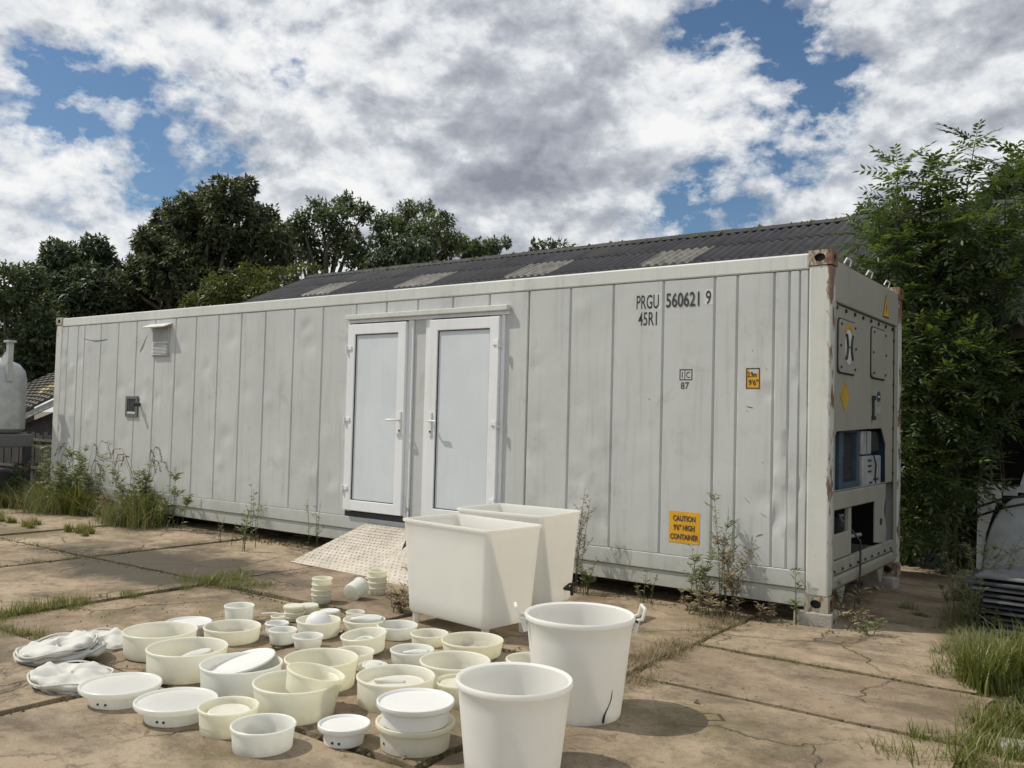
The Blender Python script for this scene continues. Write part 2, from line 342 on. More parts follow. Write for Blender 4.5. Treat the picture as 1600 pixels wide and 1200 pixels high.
        rim = [i for i in range(n)]+[n-1+j*n for j in range(1, n)]+[n*n-1-i for i in range(1, n)]+[(n-1-j)*n for j in range(1, n-1)]
        k0 = len(vs); vs += [(vs[i][0], vs[i][1], -.13) for i in rim]
        fs += [(rim[k], k0+k, k0+(k+1) % len(rim), rim[(k+1) % len(rim)]) for k in range(len(rim))]
        MB().add(vs, fs).build('concrete_slab', m, yard)
    for i in range(len(xs)-1):
        for j in range(len(ys)-1):
            if xs[i] == -.60 and ys[j] == -2.1:
                slab(-.60, 1.35, -2.2, -1.17); slab(-.60, 1.25, -1.17, .62); continue
            y0 = -2.2 if (ys[j] == -2.1 and xs[i] > -3) else ys[j]; y1 = -2.2 if (ys[j+1] == -2.1 and xs[i] > -3) else ys[j+1]
            slab(xs[i], xs[i+1], y0, y1)
    slab(1.35, 3.5, -8.6, -6.4); slab(1.35, 3.5, -6.4, -4.17); slab(1.35, 3.5, -4.17, -2.2)
    slab(-.6, 1.2, 2.7, 4.1); slab(-2.72, -.6, 2.7, 4.1)
ground()

# ---------------------------------------------------------------- the container
RIBS = [-12.02, -11.831, -11.521, -11.331, -10.858, -10.376, -9.893, -9.425, -8.928, -8.456, -7.963, -7.485, -7.004, -6.459, -5.943, -5.386, -4.904, -4.432, -3.935, -3.445,
        -2.952, -2.46, -1.989, -1.477, -.989, -.784, -.464, -.336, -.251, -.18]
def container():
    R_ = empty('refrigerated_container', (-6.1, 1.2, .12)); o = (-6.1, 1.2, .12)
    tag(R_, 'long white refrigerated shipping container with two white doors in its side', 'container')
    rng = random.Random(11)
    def panel(x0, x1, z0, z1, name='wall_panel'):
        # flat sheet with its two long edges folded back into the seam
        w = x1-x0; e = min(.015, w*.13); us = [0, e*.45, e]; n = 9 if w > .3 else 2
        us += [e+(w-2*e)*k/n for k in range(1, n)]+[w-e, w-e*.45, w]; nz = 44 if z1-z0 > 1 else 2
        dents = [(rng.uniform(.1, .9)*w, rng.uniform(z0+.2, z1-.9), rng.uniform(.06, .12), rng.uniform(.002, .004)) if -2.1 < x0 < -.9 else (rng.uniform(.1, .9)*w, rng.uniform(z0+.2, z1-.2), rng.uniform(.05, .16), rng.uniform(.006, .017)*rng.choice((-1, 1, 1))) for _ in range(rng.randint(2, 6))] if z1-z0 > 1 else []
        ph = rng.uniform(0, 6); vs = []; fs = []; m = len(us)
        for j in range(nz+1):
            z = z0+(z1-z0)*j/nz
            for i, u in enumerate(us):
                d = .022 if i in (0, m-1) else .017 if i in (1, m-2) else .006
                if d < .01:
                    d += .0022*math.sin(z*2.3+ph)*math.sin(PI*u/w)
                    for a, b_, r, h in dents: d += h*math.exp(-((u-a)**2+(z-b_)**2)/r**2*2)
                vs.append((x0+u, d, z))
        for j in range(nz):
            for i in range(m-1): k = j*m+i; fs.append((k, k+1, k+m+1, k+m))
        k0 = len(vs); vs += [(x, .045, z) for x, y, z in (vs[0], vs[m-1], vs[-1], vs[-m])]
        q = MB(o).add(vs, fs); ob = q.build(name, M['side'], R_, smooth='auto', fix=False)
        return ob
    ZT, ZB = 2.862, .432
    for a, b in zip(RIBS, RIBS[1:]):
        if -5.5 < (a+b)/2 < -3.2: continue
        panel(a, b, ZB, ZT)
    ab = [-5.386, -4.904, -4.432, -3.935, -3.445]
    for a, b in zip(ab, ab[1:]): panel(a, b, 2.742, ZT)
    panel(-3.445, -2.952, ZB, ZT); panel(-3.445+.0, -3.20, 2.742, ZT) if False else None
    # rails and sill
    MB(o).box(-12.01, -.18, 0, .11, 2.866, 3.0).build('top_rail', M['rail'], R_, bevel=.014)
    MB(o).box(-12.01, -.18, .002, .09, .285, .428).build('bottom_rail', M['side'], R_, bevel=.008)
    MB(o).box(-12.01, -.18, .018, .10, .142, .281).build('lower_sill', M['side'], R_, bevel=.006)
    MB(o).box(-12.01, -.18, .06, .12, .43, 2.86).build('wall_backing', M['grey'], R_)
    MB(o).box(-12.02, -.12, .11, 2.33, 2.93, 2.985).build('roof', M['rail'], R_, bevel=.01)
    MB(o).box(-12.02, -.45, .12, 2.30, .20, .40).build('floor', M['grey'], R_)
    MB(o).box(-12.01, -.18, 2.36, 2.43, .142, 3.0).build('rear_wall', M['side'], R_)
    MB(o).box(-12.18, -12.10, .16, 2.28, .2, 2.98).build('end_wall', M['side'], R_, bevel=.01)
    # posts
    for x0, x1 in ((-.178, 0.), (-12.192, -12.012)):
        for y0, y1 in ((.0, .13), (2.30, 2.438)):
            MB(o).box(x0, x1, y0, y1, .24, 2.895).build('corner_post', M['post'], R_, bevel=.016, seg=3)
    # corner castings with their oval holes
    for near in (1, 0):
        x0, x1 = (-.182, .006) if near else (-12.198, -12.01)
        for y0, y1 in ((-.007, .160), (2.285, 2.445)):
            for z0, z1 in ((.118, .240), (2.897, 3.018)):
                q = MB(o); cx, cz = (x0+x1)/2-.004, (z0+z1)/2
                out, inn = rect_hole(x0, x1, z0, z1, cx, cz, .044, .034)
                q.ring(out, inn, 1, y0, y0+.02); q.ring(out, inn, 1, y1-.02, y1)
                out, inn = rect_hole(y0+.02, y1-.02, z0, z1, (y0+y1)/2, cz, .034, .036)
                q.ring(out, inn, 0, x0, x0+.02); q.ring(out, inn, 0, x1-.02, x1)
                q.box(x0+.021, x1-.021, y0+.021, y1-.021, z0+.001, z0+.018); q.box(x0+.021, x1-.021, y0+.021, y1-.021, z1-.018, z1-.001)
                c = q.build('corner_casting', M['cast'], R_)
                MB(o).box(x0+.05, x1-.05, y0+.05, y1-.05, z0+.02, z1-.02).build('casting_hole_shade', M['dark'], c)  # dark block inside the hollow casting paints the shade seen through its holes
    return R_, o
CT, CO = container()

def markings():
    R_, o = CT, CO; Y = .0058
    for a, b, z0, z1 in ((-1.760, -1.506, 2.612, 2.756), (-1.082, -1.008, 2.626, 2.760)):
        MB(o).box(a, b, Y-.0006, Y+.002, z0, z1).build('backing_patch', M['patch'], R_)
    text('PRGU', .178, -1.748, 2.622, Y-.002, M['black'], R_, 'stencilled_code', .58, o, bold=.002, fit=.225)
    text('560621', .178, -1.452, 2.624, Y-.002, M['black'], R_, 'stencilled_code', .60, o, bold=.002, fit=.318)
    text('9', .165, -1.073, 2.634, Y-.002, M['black'], R_, 'stencilled_code', .60, o, bold=.002, fit=.050)
    text('45R1', .172, -1.728, 2.470, Y-.002, M['black'], R_, 'stencilled_code', .62, o, bold=.002, fit=.188)
    # boxed mark over 87
    q = MB(o); x0, x1, z0, z1 = -1.308, -1.186, 1.968, 2.066; t = .009
    for bx in ((x0, x1, z1-t, z1), (x0, x1, z0, z0+t), (x0, x0+t, z0+t, z1-t), (x1-t, x1, z0+t, z1-t), (x0+.048, x0+.055, z0+t, z1-t)): q.box(bx[0], bx[1], Y-.002, Y, bx[2], bx[3])
    q.build('boxed_mark', M['black'], R_)
    text('I', .078, -1.291, 1.990, Y-.002, M['black'], R_, 'stencilled_code', .9, o); text('C', .078, -1.246, 1.990, Y-.002, M['black'], R_, 'stencilled_code', .75, o)
    text('87', .085, -1.296, 1.892, Y-.002, M['black'], R_, 'stencilled_code', .95, o, bold=.001)
    # height sticker
    s = MB(o).box(-.700, -.575, Y-.001, Y+.002, 1.893, 2.072).build('height_sticker', M['yellow'], R_)
    s['label'] = 'small yellow height sticker with a black border'
    q = MB(o); t = .008
    for bx in ((-.697, -.578, 2.061, 2.069), (-.697, -.578, 1.896, 1.904), (-.697, -.689, 1.904, 2.061), (-.586, -.578, 1.904, 2.061)): q.box(bx[0], bx[1], Y-.003, Y-.001, bx[2], bx[3])
    q.build('border', M['black'], s); 
    text('2.9m', .062, -.686, 1.995, Y-.003, M['black'], s, 'lettering', .66, o, bold=.0006); text('9\'6"', .066, -.676, 1.925, Y-.003, M['black'], s, 'lettering', .85, o, bold=.0006)
    # caution sticker
    s = MB(o).box(-1.385, -1.092, Y-.001, Y+.002, .545, .818).build('caution_sticker', M['yellow'], R_); s['label'] = 'large yellow caution sticker near the bottom of the wall'
    for w, z, sx in (('CAUTION', .735, .72), ('9\'6" HIGH', .655, .72), ('CONTAINER', .575, .70)):
        text(w, .066, -1.238, z, Y-.003, M['black'], s, 'lettering', sx, o, align='CENTER', bold=.0012)
markings()

def doors():
    R_, o = CT, CO
    MB(o).box(-5.50, -3.175, -.062, .0, 2.682, 2.737).build('door_lintel', M['rail'], R_, bevel=.006)
    MB(o).box(-5.49, -3.185, -.012, .05, 2.645, 2.680).build('head_strip', M['pvc'], R_)
    MB(o).box(-5.47, -3.20, .003, .058, .432, .484).build('sill_shadow_strip', M['dark'], R_)  # dark strip: shadow of the gap under the doors put into colour
    p = MB(o).box(-4.470, -4.285, .012, .06, .484, 2.645).build('middle_panel', M['side'], R_, bevel=.004)
    p['label'] = 'narrow grey panel between the two doors'
    MB(o).box(-5.386-.09, -5.478, .006, .05, .484, 2.645)
    for x0, x1, left in ((-5.47, -4.535, True), (-4.225, -3.262, False)):
        z0, z1 = .490, 2.640
        f0, f1 = (x0, x1+.06) if left else (x0-.06, x1+.03)
        q = MB(o)
        q.box(f0-.004, x0+.012, -.012, .05, z0, z1); q.box(x1-.012, f1, -.012, .05, z0, z1)
        q.build('door_frame', M['pvc'], R_, bevel=.003)
        d = empty('door'); d.parent = R_; d.location = (x0-o[0], 0-o[1], z0-o[2]); d['label'] = 'white door with its hinges on the left' if left else 'white door with its hinges on the right'
        od = (x0, 0, z0); W_ = .118; a0, a1, b0, b1 = x0+.014, x1-.014, z0+.012, z1-.014
        q = MB(od); y0, y1 = -.048, .0
        # mitred sash
        for (A, B) in (((a0, b0), (a0, b1)), ((a0, b1), (a1, b1)), ((a1, b1), (a1, b0)), ((a1, b0), (a0, b0))): pass
        out = [(a0, b0), (a1, b0), (a1, b1), (a0, b1)]; inn = [(a0+W_, b0+W_), (a1-W_, b0+W_), (a1-W_, b1-W_), (a0+W_, b1-W_)]
        q.ring(out, inn, 1, y0, y1); q.build('sash', M['pvc'], d, bevel=.007)
        g = .009; gi = [(a0+W_+g, b0+W_+g), (a1-W_-g, b0+W_+g), (a1-W_-g, b1-W_-g), (a0+W_+g, b1-W_-g)]
        MB(od).ring(inn, gi, 1, -.034, -.01).build('gasket', M['dark'], d)
        MB(od).prism([(a0+W_+g, b0+W_+g), (a1-W_-g, b0+W_+g), (a1-W_-g, b1-W_-g), (a0+W_+g, b1-W_-g)], 1, -.026, -.012).build('door_panel', M['pvcp'], d)
        hx = x0+.012 if left else x1-.012
        for z in (2.345, 1.527, .745):
            q = MB(od); q.tube([(hx, -.062, z-.045), (hx, -.062, z+.045)], .011, 10); s = 1 if left else -1
            q.box(min(hx, hx+s*.075), max(hx, hx+s*.075), -.060, -.049, z-.012, z+.030)
            q.box(hx-.014, hx+.014, -.056, -.013, z-.036, z-.006); q.build('hinge', M['pvc'], d, bevel=.002)
        px = x1-.060 if left else x0+.075
        q = MB(od).box(px-.016, px+.016, -.060, -.0485, 1.375, 1.640); q.build('handle_plate', M['lid'], d, bevel=.005)
        MB(od).tube([(px, -.061, 1.430), (px, -.068, 1.430)], .011, 10).build('lock_cylinder', M['dark'], d)
        dx = -.155 if left else .115
        q = MB(od).tube([(px, -.058, 1.545), (px, -.10, 1.545), (px+dx*.12, -.112, 1.545), (px+dx, -.112, 1.541)], .0115, 8); q.build('handle', M['lid'], d, smooth='auto')
doors()

def vents():
    R_, o = CT, CO
    # hooded vent
    q = MB(o); q.prism([(-.125, 2.735), (.004, 2.790), (.004, 2.806), (-.130, 2.750)], 0, -9.56, -9.02); q.build('vent_hood', M['rail'], R_, bevel=.003)
    g = MB(o).box(-9.452, -9.062, -.018, .004, 2.340, 2.735).build('vent_frame', M['galv'], R_, bevel=.003); g['label'] = 'slatted vent under a small hood'
    for k in range(9): MB(o).prism([(-.034, 2.362+k*.020), (-.019, 2.372+k*.020), (-.019, 2.377+k*.020), (-.036, 2.366+k*.020)], 0, -9.44, -9.075).build('slat', M['pvc'], g)
    MB(o).box(-9.44, -9.075, -.021, -.0185, 2.555, 2.72).build('dark_mesh', M['grey'], g)
    # small barred hatch and its catch
    h = MB(o); out = [(-10.085, 1.475), (-9.775, 1.475), (-9.775, 1.775), (-10.085, 1.775)]; inn = [(-10.035, 1.52), (-9.82, 1.52), (-9.82, 1.735), (-10.035, 1.735)]
    h = h.ring(out, inn, 1, -.016, .004).build('hatch', M['grey2'], R_, bevel=.002); h['label'] = 'small square hatch with dark bars'
    MB(o).box(-10.035, -9.82, -.004, .004, 1.52, 1.735).build('opening', M['dark'], h)
    for k in range(5): MB(o).box(-10.01+k*.042, -10.0+k*.042, -.012, -.005, 1.535, 1.725).build('bar', M['grey2'], h)
    MB(o).box(-10.03, -9.83, -.014, -.0045, 1.522, 1.550).build('ledge', M['white'], h)
    q = MB(o).tube([(-9.73, .01, 1.66), (-9.73, -.11, 1.655)], .026, 10); q.tube([(-9.77, -.05, 1.655), (-9.68, -.05, 1.655)], .012, 8); q.build('catch', M['dark'], R_)
    # scuffs near the corner
    rg = random.Random(77)
    for k in range(26):
        x = rg.choice([rg.uniform(-.75, -.22), rg.uniform(-.75, -.22), rg.uniform(-8, -.9)]); z = rg.uniform(.6, 2.3); L = rg.uniform(.02, .09); an = rg.uniform(-1.2, -.5) if k % 3 else rg.uniform(0, 3)
        if any(abs(x-q) < .05 for q in RIBS) or -5.6 < x < -3.1 or (-2 < x < -.9 and z > 1.8): continue
        MB(o).tube([(x+L*(t/4-.5)*math.cos(an), .0065, z+L*(t/4-.5)*math.sin(an)+rg.uniform(-.003, .003)) for t in range(5)], [.0008, .003, .004, .0025, .0006], 5).build('scratch', M['grey'] if k % 3 else M['black'], R_)
    # scratches and tears in the skin
    for x0, z0, x1, z1, r in ((-11.35, 2.66, -10.68, 2.63, .006), (-9.80, 2.42, -9.62, 2.66, .008)):
        pts = [(x0+(x1-x0)*k/10, .004, z0+(z1-z0)*k/10-.03*math.sin(PI*k/10)*(1 if r < .007 else 0)) for k in range(11)]
        MB(o).tube(pts, [r*(.3+.7*math.sin(PI*(k+.5)/11)) for k in range(11)], 6).build('scratch', M['black'] if r < .007 else M['white'], R_)
vents()

def end_frame():
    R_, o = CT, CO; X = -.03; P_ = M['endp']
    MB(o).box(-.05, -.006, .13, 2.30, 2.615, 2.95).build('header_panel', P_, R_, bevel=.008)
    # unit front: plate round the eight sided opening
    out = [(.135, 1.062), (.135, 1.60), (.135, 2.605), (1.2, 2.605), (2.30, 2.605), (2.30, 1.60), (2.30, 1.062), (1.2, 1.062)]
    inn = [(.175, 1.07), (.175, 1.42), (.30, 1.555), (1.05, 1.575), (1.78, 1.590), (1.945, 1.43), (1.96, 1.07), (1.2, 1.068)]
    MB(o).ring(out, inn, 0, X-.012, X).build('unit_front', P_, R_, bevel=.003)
    for k, (y0, y1, z0, z1) in enumerate(((.29, .80, 2.05, 2.49), (1.335, 1.86, 2.06, 2.52))):
        r = .05; pts = []
        for cx, cz, a in ((y1-r, z1-r, 0), (y0+r, z1-r, 90), (y0+r, z0+r, 180), (y1-r, z0+r, 270)):
            pts += [(cx+r*math.cos(math.radians(a+b)), cz+r*math.sin(math.radians(a+b))) for b in (0, 30, 60, 90)]
        MB(o).prism([(y0-.5*0+(u-(y0+y1)/2)*1.04+(y0+y1)/2-y0*1, w) if False else ((u-(y0+y1)/2)*1.05+(y0+y1)/2, (w-(z0+z1)/2)*1.06+(z0+z1)/2) for u, w in pts], 0, X, X+.006).build('gasket', M['dark'], R_)
        hp = MB(o).prism(pts, 0, X+.0065, X+.018).build('access_panel', P_, R_, bevel=.003)
        for (u, w) in ((y0+.05, z0+.04), (y1-.05, z0+.04), (y0+.05, z1-.04), (y1-.05, z1-.04), (y0+.03, (z0+z1)/2), (y1-.03, (z0+z1)/2)):
            MB(o).tube([(X+.018, u, w), (X+.028, u, w)], .011, 6).build('bolt', M['dark'], hp)
        if k == 0:
            e = [(.563+.115*math.cos(2*PI*t/28), 2.270+.150*math.sin(2*PI*t/28)) for t in range(28)]
            d = MB(o).prism(e, 0, X+.0185, X+.0215).build('oval_badge', M['white'], hp)
            d['label'] = 'white oval badge with two black curved strokes'
            arc = [(.563+.16*math.cos(a), 2.31+.165*math.sin(a)) for a in [math.radians(35+11*t) for t in range(11)]]; arc2 = [(.563+.115*math.cos(a), 2.31+.125*math.sin(a)) for a in [math.radians(35+11*t) for t in range(10, -1, -1)]]
            MB(o).prism(arc+arc2, 0, X+.0185, X+.021).build('yellow_arc', M['ochre'], hp)
    q = MB(o)
    for s, cy in ((1, .475), (-1, .650)):
        q.tube([(X+.026, cy+s*.050*math.cos(a*.42)-s*.02, 2.27+.035*a) for a in [-3, -2, -1, 0, 1, 2, 3]], .013, 6)
    q.box(X+.024, X+.028, .545, .580, 2.262, 2.278); q.build('black_strokes', M['black'], R_)
    for k in range(8): MB(o).tube([(X, .25+.27*k, 2.575), (X+.014, .25+.27*k, 2.575)], .017, 6).build('bolt', M['dark'], R_)
    for k in range(7):
        for y in (.165, 2.20): MB(o).tube([(X, y, 1.15+.22*k), (X+.012, y, 1.15+.22*k)], .014, 6).build('bolt', M['dark'], R_)
    d = MB(o).prism([(.52, 1.720), (.665, 1.855), (.52, 1.990), (.372, 1.855)], 0, X+.001, X+.003).build('diamond_sticker', M['ochre'], R_)
    d['label'] = 'faded yellow diamond sticker'
    d = MB(o).prism([(1.665, 2.650), (1.915, 2.655), (1.793, 2.885)], 0, -.005, -.003).build('warning_triangle', M['black'], R_)
    MB(o).prism([(1.688, 2.663), (1.893, 2.667), (1.793, 2.860)], 0, -.0028, -.0012).build('yellow_face', M['yellow'], d)
    MB(o).prism([(1.80, 2.70), (1.775, 2.75), (1.795, 2.755), (1.785, 2.80), (1.815, 2.745), (1.793, 2.742)], 0, -.001, .0005).build('lightning_mark', M['black'], d)
    b = MB(o).prism([(1.645+.062*math.cos(2*PI*t/20), 1.887+.05*math.sin(2*PI*t/20)) for t in range(20)], 0, X+.001, X+.003).build('round_badge', M['blue'], R_)
    MB(o).box(X+.0032, X+.004, 1.61, 1.685, 1.880, 1.896).build('pale_bar', M['white'], b)
    MB(o).box(X+.001, X+.003, 1.56, 1.72, 1.725, 1.79).build('faded_label', M['galv'], R_)
    q = MB(o); q.tube([(X+.012, 1.42, 1.68), (X+.012, 1.42, 1.87)], .012, 6); q.box(X, X+.03, 1.395, 1.445, 1.665, 1.70); q.box(X, X+.03, 1.395, 1.445, 1.85, 1.89); q.build('latch_rod', M['dark'], R_)
    # edge strip, lashing eyes at the roof
    MB(o).box(-.022, -.004, 2.205, 2.298, .30, 2.61).build('side_strip', P_, R_, bevel=.004)
    MB(o).box(-.022, -.004, .132, .172, .30, 2.61).build('side_strip', P_, R_, bevel=.004)
    text('PRGU 560621 9', .07, 0, 0, 0, M['black'], R_, 'stencilled_code', .8, (0, 0, 0)).matrix_local = Matrix(((0, 0, 1, .004-o[0]+.0), (0, 1, 0, 2.37-o[1]), (-1, 0, 0, 1.9-o[2]), (0, 0, 0, 1))) @ Matrix.Rotation(PI/2, 4, 'X').inverted()
    for y in (.55, 1.25, 1.9):
        MB(o).tube([(-.03, y-.09, 2.975), (-.012, y-.07, 3.02), (-.012, y+.07, 3.02), (-.03, y+.09, 2.975)], .007, 6).build('lashing_eye', M['rail'], R_)
    # machine bay
    MB(o).box(-.605, X-.02, 1.97, 1.995, .44, .995).build('lower_bay_side', M['coil'], R_); b = MB(o).box(-.62, -.60, .13, 2.28, .44, 1.60).build('bay_back', M['dark'], R_)
    MB(o).box(-.60, X-.015, 2.0, 2.02, .44, 1.60).build('bay_side', M['blue'], R_); MB(o).box(-.60, X-.015, .13, .145, .44, 1.60).build('bay_side', M['blue'], R_)
    MB(o).box(-.60, X-.02, .15, 2.0, 1.000, 1.020).build('bay_shelf', M['blueg'], R_)
    MB(o).box(-.30, -.10, .18, .55, 1.022, 1.57).build('blue_housing', M['blue'], R_, bevel=.02)
    c = MB(o); out = [(.56, 1.03), (1.165, 1.03), (1.165, 1.57), (.56, 1.57)]; inn = [(.66, 1.11), (1.10, 1.11), (1.10, 1.545), (.66, 1.545)]
    cf = c.ring(out, inn, 0, -.16, -.07).build('condenser_frame', M['blueg'], R_, bevel=.015)
    MB(o).box(-.16, -.12, .66, 1.10, 1.11, 1.545).build('coil', M['coil'], cf)
    for k in range(9): MB(o).box(-.119, -.115, .665, 1.095, 1.135+k*.046, 1.141+k*.046).build('fin', M['dark'], cf)
    MB(o).box(-.16, -.06, 1.20, 1.52, 1.345, 1.560).build('white_case', M['galv'], R_, bevel=.01)
    MB(o).box(-.055, -.052, 1.34, 1.36, 1.36, 1.55).build('case_line', M['grey'], R_)
    MB(o).box(-.18, -.08, 1.56, 1.90, 1.36, 1.56).build('dark_housing', M['coil'], R_, bevel=.02)
    cb = MB(o).box(-.16, -.05, 1.20, 1.84, 1.030, 1.330).build('control_box', M['galv'], R_, bevel=.01)
    for k, (y, z, w) in enumerate(((1.36, 1.28, .12), (1.36, 1.23, .12), (1.36, 1.18, .12), (1.55, 1.10, .22), (1.42, 1.075, .10))): MB(o).box(-.0495, -.046, y, y+w, z, z+.018).build('control_mark', M['black'], cb)
    MB(o).box(-.0495, -.044, 1.74, 1.79, 1.10, 1.24).build('dial_panel', M['grey'], cb)
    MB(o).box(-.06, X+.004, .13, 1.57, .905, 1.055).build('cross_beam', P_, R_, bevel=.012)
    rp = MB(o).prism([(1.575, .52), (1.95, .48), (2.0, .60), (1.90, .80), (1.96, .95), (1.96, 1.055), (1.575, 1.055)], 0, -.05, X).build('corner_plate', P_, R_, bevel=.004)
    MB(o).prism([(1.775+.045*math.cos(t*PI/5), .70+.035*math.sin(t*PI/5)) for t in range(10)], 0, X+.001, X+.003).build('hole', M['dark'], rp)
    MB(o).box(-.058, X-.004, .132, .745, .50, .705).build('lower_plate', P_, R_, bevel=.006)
    MB(o).box(-.07, X-.006, .70, .79, .50, .90).build('upright', P_, R_, bevel=.004)
    # compressor, pipes, cable
    for k, (y, z) in enumerate(((1.0, .86), (1.35, .70), (1.45, .55))): MB(o).tube([(-.35, y-.2, z), (-.28, y, z+.02), (-.30, y+.18, z-.03), (-.4, y+.3, z-.1)], .012, 7).build('pipe', M['ochre'] if k == 1 else M['steel'], R_, smooth='auto')
    for k in range(6): MB(o).tube([(-.09, .60+.09*k, 1.03), (-.085, .60+.09*k, 1.055)], .009, 6).build('bolt', M['steel'], R_)
    MB(o).tube([(-.05, 1.56, 1.34), (-.04, 1.62, 1.25), (-.04, 1.60, 1.12), (-.06, 1.70, 1.03)], .008, 6).build('cable', M['hose'], R_, smooth='auto')
    MB(o).box(-.29, -.095, .20, .30, 1.08, 1.50).build('blue_rib', M['blue'], R_, bevel=.01)
    q = MB(o); q.tube([(-.33, 1.15, .50), (-.33, 1.15, .80)], .15, 16); q.tube([(-.33, 1.15, .80), (-.33, 1.15, .84)], [.15, .09], 16); q.build('compressor', M['coil'], R_, smooth='auto')
    q = MB(o); q.tube([(-.16, .82, .62), (-.16, 1.2, .60), (-.16, 1.55, .585)], .018, 8); q.tube([(-.14, .95, .50), (-.14, .95, .70), (-.2, 1.0, .80), (-.2, 1.3, .78)], .014, 8); q.tube([(-.12, .83, .74), (-.12, 1.0, .75)], .03, 8); q.build('pipework', M['galv'], R_, smooth='auto')
    q = MB(o)
    for k in range(5): q.tube([(-.25, .2, .70+.03*k), (-.2, .45, .73+.03*k), (-.25, .66, .71+.03*k)], .011, 6)
    q.build('cable_coil', M['dark'], R_)
    MB(o).tube([(-.10, .86, .74), (-.05, .89, .68), (.012, .90, .60), (.014, .895, .40), (.012, .88, .20), (.015, .86, .06)], .009, 7).build('hanging_cable', M['hose'], R_)
    bb = MB(o).box(-.06, X+.012, .13, 2.29, .385, .490).build('lower_beam', P_, R_, bevel=.006)
    for k in range(9): MB(o).tube([(X+.012, .22+.235*k, .415), (X+.024, .22+.235*k, .415)], .014, 6).build('bolt', M['dark'], bb)
    MB(o).box(-.10, X+.020, .165, 2.275, .262, .372).build('end_sill', P_, R_, bevel=.03, seg=3)
    for y0, y1 in ((.33, .56), (1.62, 1.86)):
        MB(o).prism([(y0, .26), (y1, .26), (y0+(y1-y0)*.62, .135), (y0+(y1-y0)*.35, .135)], 0, -.09, -.02).build('foot', P_, R_)
end_frame()
# concrete blocks under the corners
for k, (x, y, w, d, r, lb) in enumerate(((-.12, .10, .30, .26, .12, 'pale concrete block under the near corner of the container'), (-.15, 2.30, .3, .25, .0, 'concrete block under the far right corner of the container'),
                                (-12.1, .10, .3, .3, 0, 'concrete block under the left corner of the container'), (-12.1, 2.3, .3, .3, 0, 'concrete block under the rear left corner of the container'))):
    b = MB((x, y, 0)).box(x-w/2, x+w/2, y-d/2, y+d/2, -.03, .116, rz=r).build('concrete_block', M['stone'], None, bevel=.012, loc=(x, y, 0))
    tag(b, lb, 'block', 'blocks carrying the container')

# ---------------------------------------------------------------- ramps
def ramp(A, B, D, E, label):
    """A,B foot corners; D,E top corners"""
    A, B, D, E = map(Vector, (A, B, D, E)); org = (A+B)/2; e = empty('access_ramp', org); tag(e, label, 'ramp', 'tread plate ramps below the doors')
    u = (B-A); w = (D-A); n = u.cross(w).normalized()
    if n.z < 0: n = -n
    th = n*.012; q = MB(org); c = [A, B, E, D]; q.add([p for p in c]+[p-th for p in c], [(0, 1, 2, 3), (7, 6, 5, 4), (0, 4, 5, 1), (1, 5, 6, 2), (2, 6, 7, 3), (3, 7, 4, 0)]); q.build('plate', M['ramp'], e)
    q = MB(org); nu = int(u.length/.07); nw = int(w.length/.055)
    for i in range(nu):
        for j in range(nw):
            s, t = (i+.5+(.25 if j % 2 else -.25))/nu, (j+.5)/nw; top = D+(E-D)*s; bot = A+u*s; p = bot+(top-bot)*t+n*.001
            a = (u.normalized() if (i+j) % 2 else w.normalized())*.018; b = (w.normalized() if (i+j) % 2 else u.normalized())*.006
            q.add([p-a-b*.3, p-b, p+a-b*.3, p+a+b*.3, p+b, p-a+b*.3, p+n*.006], [(0, 1, 6), (1, 2, 6), (2, 3, 6), (3, 4, 6), (4, 5, 6), (5, 0, 6)])
    o = q.build('tread_studs', M['ramp'], e); o['kind'] = 'stuff'
    q = MB(org)
    for s in (.08, .92):
        bot = A+u*s; top = D+(E-D)*s; q.tube([(top.x, top.y-.04, 0), (top.x, top.y-.04, top.z-.02)], .018, 6)
    q.build('support', M['galv'], e)
ramp((-5.36, -.86, .012), (-3.86, -.93, .012), (-5.10, -.03, .37), (-4.42, -.03, .37), 'flared tread plate ramp leading up to the left door')
ramp((-4.10, -1.02, .012), (-2.95, -1.05, .012), (-4.15, -.03, .40), (-3.35, -.03, .40), 'pale ramp below the right door, mostly hidden by the square vats')

